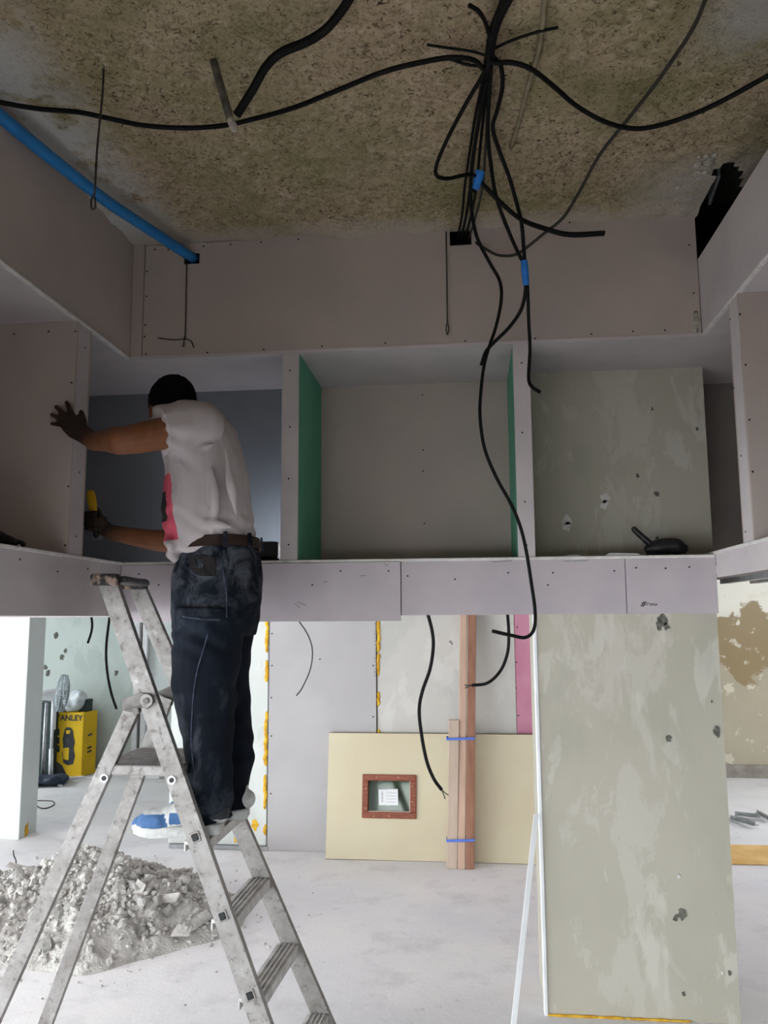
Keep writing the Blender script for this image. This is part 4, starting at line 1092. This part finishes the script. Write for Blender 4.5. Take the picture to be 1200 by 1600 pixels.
while cnt < 2600:
    x = HC.x+rs.gauss(0, .5)*RX_*1.1; y = HC.y+rs.gauss(0, .5)*RY_*1.1; z = heap_z(x, y)
    if z < .008 and rs.random() > .25: continue
    cnt += 1
    s_ = min(.034, .007+.012*rs.random()+.022*rs.random()**4)
    if z < .01: s_ *= .5; z = max(0, z)
    b = len(gr.v); me = base[cnt % 6]; ro = Matrix.Rotation(rs.random()*6.28, 3, 'Z') @ Matrix.Rotation(rs.random()*6.28, 3, 'X')
    gr.v += [Vector((x, y, z+s_*.25))+ro @ v.co*s_ for v in me.vertices]
    for p in me.polygons: gr.face([b+i for i in p.vertices])
o = gr.build('small_lumps', 'rubble', heap, smooth=False); o['kind'] = 'stuff'
cm = []
for k in range(8):
    me = chunk_mesh(50+k*3.1, 2); me.name = 'rubble_chunk'; me.materials.append(M['rubble' if k % 3 else 'rubble_pale'])
    cm.append(me)
for k in range(90):
    while True:
        x = HC.x+rs.uniform(-1, 1)*RX_*.98; y = HC.y+rs.uniform(-1, .6)*RY_*.98
        if heap_z(x, y) > .03: break
    s_ = rs.uniform(.022, .05)
    o = bpy.data.objects.new('rubble_chunk', cm[k % 8]); COL.objects.link(o)
    o.location = (x, y, heap_z(x, y)+s_*.3); o.scale = (s_,)*3; o.rotation_euler = (rs.random()*6, rs.random()*6, rs.random()*6)
    tag(o, 'large grey plaster lump lying on the rubble heap', 'rubble chunk', 'large lumps on the rubble heap')
def shard(px, py, y, sx, sy, rot, label, mat='rubble_pale'):
    p = at(px, py, y); z = heap_z(p.x, p.y); m = MB(); m.poly([(-sx,-sy,0),(sx*.8,-sy*.9,0),(sx,sy*.7,0),(-sx*.5,sy,0)], (0,0,.014))
    o = m.build('board_shard', mat, None, bevel=.002); o.location = (p.x, p.y, max(z+.012, .005)); o.rotation_euler = rot
    WL[o.name] = o.location.copy(); tag(o, label, 'shard')
shard(214,1389,4.35,.035,.06,(1.1,.3,.2),'pale upright plaster shard on the front of the rubble heap')
shard(260,1395,4.35,.075,.03,(.5,-.15,.1),'flat pale board shard on the right slope of the rubble heap')
shard(284,1444,4.25,.05,.04,(.35,.1,.3),'squarish white board shard at the right foot of the rubble heap')
shard(25,1378,4.6,.08,.03,(.2,.4,.9),'long pale board shard on the left shoulder of the rubble heap')
shard(308,1420,4.35,.09,.04,(.25,-.2,1.0),'grey board shard sticking out of the right edge of the rubble heap', 'rubble')
a, b = atz(76,1470,.03), atz(148,1474,.03)
m = MB(); m.bar(a, b, .04, .055); tag(recenter(m.build('metal_profile', 'steel', None, bevel=.003)), 'grey metal profile lying along the front foot of the rubble heap', 'profile')
tw = MB(); p = at(25,1345,4.75); tw.tube(spline([p+Vector((0,0,-.06)), p, p+Vector((-.015,0,.03)), p+Vector((-.02,0,.06))]), .004, n=5)
tag(recenter(tw.build('wire_scrap', 'wire', None)), 'short wire poking out of the left side of the rubble heap', 'wire')

# ---------------------------------------------------------------- the man on the ladder
PL = Vector((-.95, 2.80, treads[0]-.008))
man = thing('person', 'man in a white T-shirt and dusty jeans standing on the ladder', 'person', tuple(PL))
def mlink(name, me, mat, parent=None):
    me.transform(Matrix.Translation(-PL)); return link(name, me, mat, parent or man)
zf = PL.z                                             # sole level
# --- body: head, neck, trunk, arms and hands in one surface
H_ = at(268, 642, 2.83)                               # head centre
fd = Vector((-.62, .72, -.30)).normalized()           # where the face looks
lf_ = Vector((0,0,1)).cross(fd).normalized()          # his left
upv = fd.cross(lf_).normalized()
rotH = Matrix((fd, lf_, upv)).transposed()
def Hd(a, b, c): return H_+fd*a+lf_*b+upv*c
bd = MB()
bd.ball(Hd(-.012, 0, .022), .098, (1.0, .78, .92), 22, 16, rotH)          # skull
bd.ball(Hd(.025, 0, -.045), .072, (.95, .82, 1.05), 18, 12, rotH)         # face
bd.ball(Hd(.055, 0, -.100), .034, (1, 1.1, .75), 12, 8, rotH)             # chin
bd.tube([Hd(.088, 0, .0), Hd(.104, 0, -.028), Hd(.098, 0, -.046)], [.010, .014, .012], n=8, round_ends=True)   # nose
bd.tube([Hd(.08, -.03, .016), Hd(.087, 0, .02), Hd(.08, .03, .016)], .010, n=8, round_ends=True)               # brow
bd.tube([Hd(.082, -.02, -.070), Hd(.090, 0, -.069), Hd(.082, .02, -.070)], .009, n=8, round_ends=True)         # mouth
for s in (-1, 1):
    bd.ball(Hd(-.008, s*.080, -.022), .032, (.62, .32, 1.0), 12, 8, rotH)  # ears
nk = at(305, 655, 2.82)
bd.tube([nk+Vector((.03,0,-.03)), nk.lerp(Hd(-.02,0,-.07), .6), Hd(-.02, 0, -.05)], [.066, .060, .058], n=14, round_ends=True)
# trunk inside the clothes
bd.tube([at(338,862,2.80), at(326,790,2.80), at(318,720,2.80), at(310,672,2.80)], [.100,.095,.095,.080], n=16, ref=(1,0,0), flat=1.25, round_ends=True)
# left arm (nearest): braced against the divider edge
SL = at(303, 668, 2.665); EL = at(196, 688, 2.50); WL_ = at(146, 690, 2.655)
bd.tube(spline([SL, SL.lerp(EL, .5)+Vector((0,-.01,-.004)), EL, EL.lerp(WL_, .35)+Vector((0,0,.002)), WL_], 5), [.056,.056,.056,.056,.055,.055,.054,.053,.051,.049,.047,.047,.048,.048,.047,.045,.042,.039,.036,.034,.033][:21], n=14, round_ends=True)
# left hand: palm on the board, fingers spread upward
PC = at(117, 668, 2.725)
bd.tube([WL_, WL_.lerp(PC, .5), PC, at(107, 660, 2.74)], [.032, .034, .042, .038], n=12, ref=(.3,0,1), flat=.55, round_ends=True)
def finger(base, mid, tip, r0=.0105):
    return bd.tube(spline([base, mid, tip], 4), [r0, r0, r0*.98, r0*.96, r0*.94, r0*.92, r0*.9, r0*.86, r0*.8], n=8, round_ends=True)
finger(at(110,668,2.742), at(95,664,2.738), at(81,662,2.755), .0095)      # little
finger(at(108,662,2.742), at(94,654,2.732), at(81,648,2.755), .0105)      # ring
finger(at(110,657,2.742), at(98,645,2.730), at(88,636,2.755), .011)       # middle
finger(at(117,655,2.742), at(110,641,2.730), at(104,629,2.755), .0105)    # index
finger(at(131,672,2.73), at(131,658,2.728), at(127,644,2.745), .0125)     # thumb
# right arm: forearm level, fist on a tool
SR = at(312, 672, 2.96); ER = at(282, 846, 3.03); WR = at(172, 832, 3.05)
bd.tube(spline([SR, SR.lerp(ER, .5), ER], 6), [.055]*6+[.05]*4+[.045]*3, n=14, round_ends=True)
bd.tube(spline([ER, ER.lerp(WR, .4)+Vector((0,0,-.008)), WR], 5), [.044,.045,.045,.044,.043,.041,.039,.036,.034,.032,.031], n=14, round_ends=True)
GR = at(148, 815, 3.05)                               # the grip
tool_ax = (at(141, 770, 3.05)-at(150, 835, 3.05)).normalized()
bd.tube([WR, WR.lerp(GR, .6), GR+Vector((.018,0,0))], [.030,.034,.036], n=12, ref=tool_ax, flat=.62, round_ends=True)
for k in range(4):                                    # fingers curl round the handle
    c0 = GR+tool_ax*(.030-.020*k)
    finger(c0+Vector((.016,-.030,0)), c0+Vector((-.026,-.026,0)), c0+Vector((-.032,.016,.0)), .0105)
    finger(c0+Vector((-.032,.012,0)), c0+Vector((-.020,.028,0)), c0+Vector((.002,.024,0)), .0100)
finger(GR+Vector((.022,.012,0))+tool_ax*.02, GR+Vector((.004,.030,0))+tool_ax*.05, GR+Vector((-.014,.022,0))+tool_ax*.062, .0125)
body = remesh(bd, 'body', .0048, 3, .5)
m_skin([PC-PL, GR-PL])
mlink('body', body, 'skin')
# eyes
for s in (-1, 1):
    MB().ball(Hd(.079, s*.030, -.006), .0085, (.8,1,1), 10, 8, rotH).build('eye', 'white_plastic', man, smooth=True)
# hair: close cap over the top, back and sides
hr = MB(); hr.ball(Hd(-.018, 0, .030), .1035, (1.0, .80, .93), 24, 18, rotH); hr.ball(Hd(-.045, 0, -.025), .078, (.8, .92, .95), 18, 12, rotH)
me = remesh(hr, 'hair', .005, 2)
bm = bmesh.new(); bm.from_mesh(me)
kill = []
for v in bm.verts:
    q = v.co-H_; a_, c_ = q.dot(fd), q.dot(upv)
    v.co += v.normal*(.003+.003*nz(v.co, 70))
    if a_ > .052 and c_ < .062-.2*(a_-.052): kill.append(v)
    elif c_ < -.035 and a_ > -.02: kill.append(v)
bmesh.ops.delete(bm, geom=kill, context='VERTS'); bm.to_mesh(me); bm.free()
mlink('hair', me, 'hair')

# --- T-shirt
ts = MB()
ring = []                                             # (left px, right px, py, half breadth across the body)
for lx_, rx_, py, hb in ((273,394,862,.146),(264,397,846,.162),(260,394,822,.170),(258,391,795,.172),(260,386,762,.175),(262,380,730,.180),(264,372,700,.188),(270,360,672,.192),(279,345,650,.170),(286,334,638,.110)):
    a, b = at(lx_, py, 2.80), at(rx_, py, 2.80); ring.append(((a+b)/2, (b.x-a.x)/2, hb))
ts.tube([q[0] for q in ring], [q[1] for q in ring], n=30, ref=(1,0,0), flat=[q[2]/q[1] for q in ring], round_ends=False)
ts.ball(at(310,668,2.80), .09, (1.0,1.9,.62), 20, 12)                    # shoulder yoke
ts.ball(at(278,858,2.73), .045, (.75,2.0,1.0), 14, 10)                   # cloth bagging over the belt in front
for q in (((274,694,2.640),(300,682,2.632),(334,664,2.640)), ((274,700,2.640),(300,700,2.630),(338,694,2.640)), ((272,706,2.645),(288,728,2.634),(316,760,2.640)), ((272,712,2.655),(279,748,2.642),(296,800,2.646)), ((352,700,2.65),(362,760,2.655),(372,820,2.66)), ((330,730,2.632),(336,780,2.636),(332,835,2.645)), ((296,826,2.648),(330,818,2.640),(362,824,2.650))):
    ts.tube(spline([at(*p_) for p_ in q], 5), [.004,.006,.009,.012,.014,.015,.014,.012,.009,.006,.004], n=8, round_ends=True)
# sleeves
SE = at(249, 672, 2.58)
ts.tube(spline([at(322,668,2.72), at(300,664,2.66), at(278,668,2.62), SE], 5), [.092]*4+[.091,.090,.089,.088,.087,.086,.085,.084,.083,.083,.083,.084], n=20, round_ends=False)
ts.tube([at(318,680,2.93), at(310,700,2.99), at(302,740,3.01)], [.085,.080,.070], n=18, round_ends=False)
me = remesh(ts, 'tshirt', .0062, 5, .5)
arm_ax = (EL-SL).normalized()
NS = [v.normal.copy() for v in me.vertices]
for v in me.vertices:
    p = v.co; n_ = NS[v.index]
    w_ = .007*nz(p+Vector((0,0,0)), 9, 1) + .004*nz(Vector((p.x*1.0, p.y, p.z*.45)), 22, 5)
    z0 = 1.90
    if p.z < z0+.18:                                 # folds bunching above the belt
        w_ += .010*math.sin((p.z+.5*p.x+.08*nz(p, 6))*95)*max(0, 1-(p.z-z0)/.16)*(.5+.5*nz(p, 5, 8))
    d_ = (p-at(270,692,2.64)).length                 # creases radiating from the armpit
    if d_ < .2: w_ += .006*math.sin(math.atan2(p.z-2.27, p.x+1.05)*9+2*nz(p, 5))*math.exp(-((d_-.07)/.06)**2)
    v.co = p+n_*w_
o = mlink('tshirt', me, ['white_tshirt', 'tee_print', 'print_black'])
za, zb_ = at(270,845,2.68).z, at(270,738,2.68).z; xa_, xb_ = at(283,845,2.68).x, at(268,738,2.68).x
for p in o.data.polygons:                             # red printed panel on the chest with a dark motif
    c = p.center+PL
    if za < c.z < zb_ and p.normal.x < .2:
        k_ = (c.z-za)/(zb_-za); e_ = .008*nz(c, 22)
        if c.x < xa_+(xb_-xa_)*k_+e_-.04*max(0, c.y-2.74): p.material_index = 1
        if .30 < k_ < .72 and c.x < xa_-.055+.012*nz(c, 30, 3): p.material_index = 2

# --- jeans
jm = MB()
hipr = []
for lx_, rx_, py, hb in ((292,399,846,.142),(281,405,868,.152),(274,408,900,.165),(273,408,935,.168),(272,404,965,.166),(275,398,990,.155)):
    a, b = at(lx_, py, 2.80), at(rx_, py, 2.80); hipr.append(((a+b)/2, (b.x-a.x)/2, hb))
jm.tube([q[0] for q in hipr], [q[1] for q in hipr], n=28, ref=(1,0,0), flat=[q[2]/q[1] for q in hipr])
def leg(prof, y0, y1):
    P, R_, F_ = [], [], []
    for i, (lx_, rx_, py) in enumerate(prof):
        y_ = y0+(y1-y0)*i/(len(prof)-1); a, b = at(lx_, py, y_), at(rx_, py, y_)
        P.append((a+b)/2); R_.append((b.x-a.x)/2); F_.append(.92)
    jm.tube(P, R_, n=22, ref=(1,0,0), flat=F_)
leg([(274,378,950),(271,378,990),(270,374,1030),(270,369,1070),(278,366,1110),(287,364,1150),(290,362,1190),(288,362,1220),(285,364,1248),(288,364,1280)], 2.715, 2.725)
leg([(300,404,950),(304,396,990),(306,390,1030),(306,389,1070),(312,392,1110),(318,395,1150),(324,395,1185),(328,392,1215),(330,390,1242),(334,386,1268)], 2.885, 2.905)
me = remesh(jm, 'jeans', .0065, 4, .5)
zk = at(330,1090,2.8).z; zc_ = at(330,1255,2.75).z
NS = [v.normal.copy() for v in me.vertices]
for v in me.vertices:
    p = v.co; n_ = NS[v.index]
    w_ = .006*nz(p, 10, 2)+.0045*nz(Vector((p.x, p.y, p.z*.35)), 20, 6)
    if p.z < zc_+.22:                                # stacked folds at the ankle
        k_ = max(0, 1-(p.z-zc_)/.22); w_ += .013*k_*math.sin((p.z+.35*p.x+.12*nz(p, 5, 4))*62)*(.55+.8*nz(p, 6, 9))
    kk = math.exp(-((p.z-zk)/.10)**2); w_ += .008*kk*math.sin((p.z-.5*p.x)*60+5*nz(p, 5))*(.5+nz(p, 7, 2))
    hz = math.exp(-((p.z-1.60)/.07)**2); w_ += .007*hz*math.sin((p.z+.6*p.x)*70+4*nz(p, 5, 3))*(.5+nz(p, 7, 5))
    v.co = p+n_*w_
jn = mlink('jeans', me, 'dusty_jeans')
# seams and pockets follow the cloth: project points onto the near side
from mathutils.bvhtree import BVHTree
bv = BVHTree.FromPolygons([v.co+PL for v in jn.data.vertices], [list(p.vertices) for p in jn.data.polygons])
def on_cloth(px, py, lift=.002):
    d_ = ray(px, py).normalized(); h, n_, i, t = bv.ray_cast(EYE, d_)
    return (h-d_*lift) if h else at(px, py, 2.65)
def seam(name, pts, r_, mat):
    P = [on_cloth(*q) for q in pts]; MB().tube(spline(P, 4), r_, n=6).build(name, mat, man, smooth=True)
pk = MB(); P = [on_cloth(*q, .006) for q in ((297,868),(296,888),(305,897),(320,900),(336,901),(337,888),(336,872),(318,866))]
c_ = sum(P, Vector())/len(P); b = len(pk.v); pk.v += P+[c_]
for i in range(8): pk.face([b+i, b+(i+1) % 8, b+8])
pk.build('pocket_mouth', 'print_black', man)
seam('pocket_hem', [(296,886),(304,897),(320,900),(337,901)], .0026, 'jean_seam')
seam('pocket_hem', [(285,963),(305,966),(325,968),(344,968)], .0026, 'jean_seam')
seam('leg_seam', [(325,990),(318,1015),(309,1045),(303,1080),(300,1120),(299,1160),(303,1200),(311,1230)], .0022, 'jean_seam')
seam('leg_seam', [(346,872),(350,900),(354,930),(354,965)], .0022, 'jean_seam')
# belt with loops and buckle side
bl = MB(); R0 = []
for (lx_, rx_, py, hb) in ((286,401,845,.154),(281,404,861,.158)):
    a, b = at(lx_, py, 2.80), at(rx_, py, 2.80); R0.append(((a+b)/2, (b.x-a.x)/2+.006, hb+.008))
n = 40; ringv = []
for (c_, ra, rb) in R0:
    ringv.append([c_+Vector((math.cos(2*math.pi*i/n)*ra, math.sin(2*math.pi*i/n)*rb, .010*math.sin(2*math.pi*i/n+2.2))) for i in range(n)])
inner = [[R0[k][0]+(v-R0[k][0])*.94 for v in ringv[k]] for k in range(2)]
b = 0; bl.v += ringv[0]+ringv[1]+inner[1]+inner[0]
for k in range(4):
    for i in range(n): bl.face([k*n+i, k*n+(i+1) % n, ((k+1) % 4)*n+(i+1) % n, ((k+1) % 4)*n+i])
belt = bl.build('belt', 'belt', man, smooth=False)
for i in (2, 8, 33, 37):
    m = MB(); t0, t1 = ringv[0][i], ringv[1][i]; m.bar(t0+(t0-R0[0][0])*.03+Vector((0,0,.008)), t1+(t1-R0[1][0])*.03-Vector((0,0,.008)), .014, .006, up=(t0-R0[0][0]).normalized())
    m.build('belt_loop', 'dusty_jeans', belt)
# --- trainers
def shoe(heel, toe, wd, dark):
    heel, toe = Vector(heel), Vector(toe); L = (toe-heel).length; ax = (toe-heel).normalized(); sd = Vector((0,0,1)).cross(ax).normalized(); up = ax.cross(sd)
    def S(t, s, h): return heel+ax*(L*t)+sd*(s*wd)+up*h
    so = MB(); prof = [(0.0,.30),(.05,.42),(.2,.44),(.4,.40),(.6,.46),(.78,.50),(.92,.40),(1.0,.16)]
    for side in (0, 1): pass
    top = [S(t, w_, .0) for t, w_ in prof]+[S(t, -w_, .0) for t, w_ in reversed(prof)]
    so.poly([p+up*(.012 if i in (6,7,8,9) else 0) for i, p in enumerate(top)], up*.034)
    ob = so.build('shoe_sole', 'shoe_white', man, bevel=.007, seg=2, smooth=True)
    u_ = MB()
    u_.tube(spline([S(.03,0,.062), S(.2,0,.072), S(.42,0,.066), S(.62,0,.052), S(.8,0,.044), S(.93,0,.038)], 4),
            [.034,.036,.038,.040,.041,.042,.043,.043,.043,.043,.043,.044,.044,.045,.045,.045,.044,.042,.039,.034,.028], n=18, ref=up, flat=[.95]*8+[1.0]*5+[1.15]*5+[1.2]*3, round_ends=True)
    u_.tube([S(.14,0,.07), S(.16,0,.125)], [.042,.040], n=14, ref=ax, flat=.8)
    me = remesh(u_, 'upper', .005, 3)
    low = S(0,0,.024).dot(up)
    uo = mlink('shoe_upper', me, ['shoe_white', 'shoe_blue', 'shoe_dark'])
    for p in uo.data.polygons:
        c = p.center+PL; t = (c-heel).dot(ax)/L; h = (c-heel).dot(up)
        if t > .60+.05*nz(c, 30) and h < .075 and h > .028+.02*(nz(c, 25)+.2): p.material_index = 1
        if .42 < t < .56 and .04 < h < .078: p.material_index = 1
        if dark and t < .36 and h > .046+.03*t: p.material_index = 2
    lc = MB()
    for k in range(5):
        t = .40+.06*k; h = .112-.155*(t-.38); lc.tube(spline([S(t, .26, h-.018), S(t+.01, .10, h+.001), S(t+.015, -.10, h+.001), S(t, -.26, h-.018)], 4), .0045, n=6)
    lc.build('laces', 'white_lace', uo, smooth=True)
zt0 = treads[0]-.0095
hl = at(352, 1297, 2.72); tl = at(216, 1303, 2.70)
shoe((hl.x, 2.695, zt0), (tl.x, 2.668, zt0-.014), .105, True)
hr_ = at(389, 1280, 2.90)
shoe((hr_.x, 2.90, zt0), (hr_.x-.275, 2.865, zt0-.006), .105, False)

# --- tool in his right hand
e = thing('scraper', 'yellow-handled scraper held in the man\'s lower hand inside the left niche', 'tool', tuple(GR))
MB().tube([GR-tool_ax*.055, GR, GR+tool_ax*.05], [.013,.014,.013], n=12, round_ends=True).build('grip', 'black_plastic', e, smooth=True)
MB().tube([GR+tool_ax*.048, GR+tool_ax*.075, GR+tool_ax*.115], [.015,.018,.016], n=12, round_ends=True).build('handle', 'yellow_plastic', e, smooth=True)
m = MB(); q = GR-tool_ax*.055; m.bar(q, q-tool_ax*.022, .045, .002, up=(0,1,0)); m.build('blade', 'steel', e)
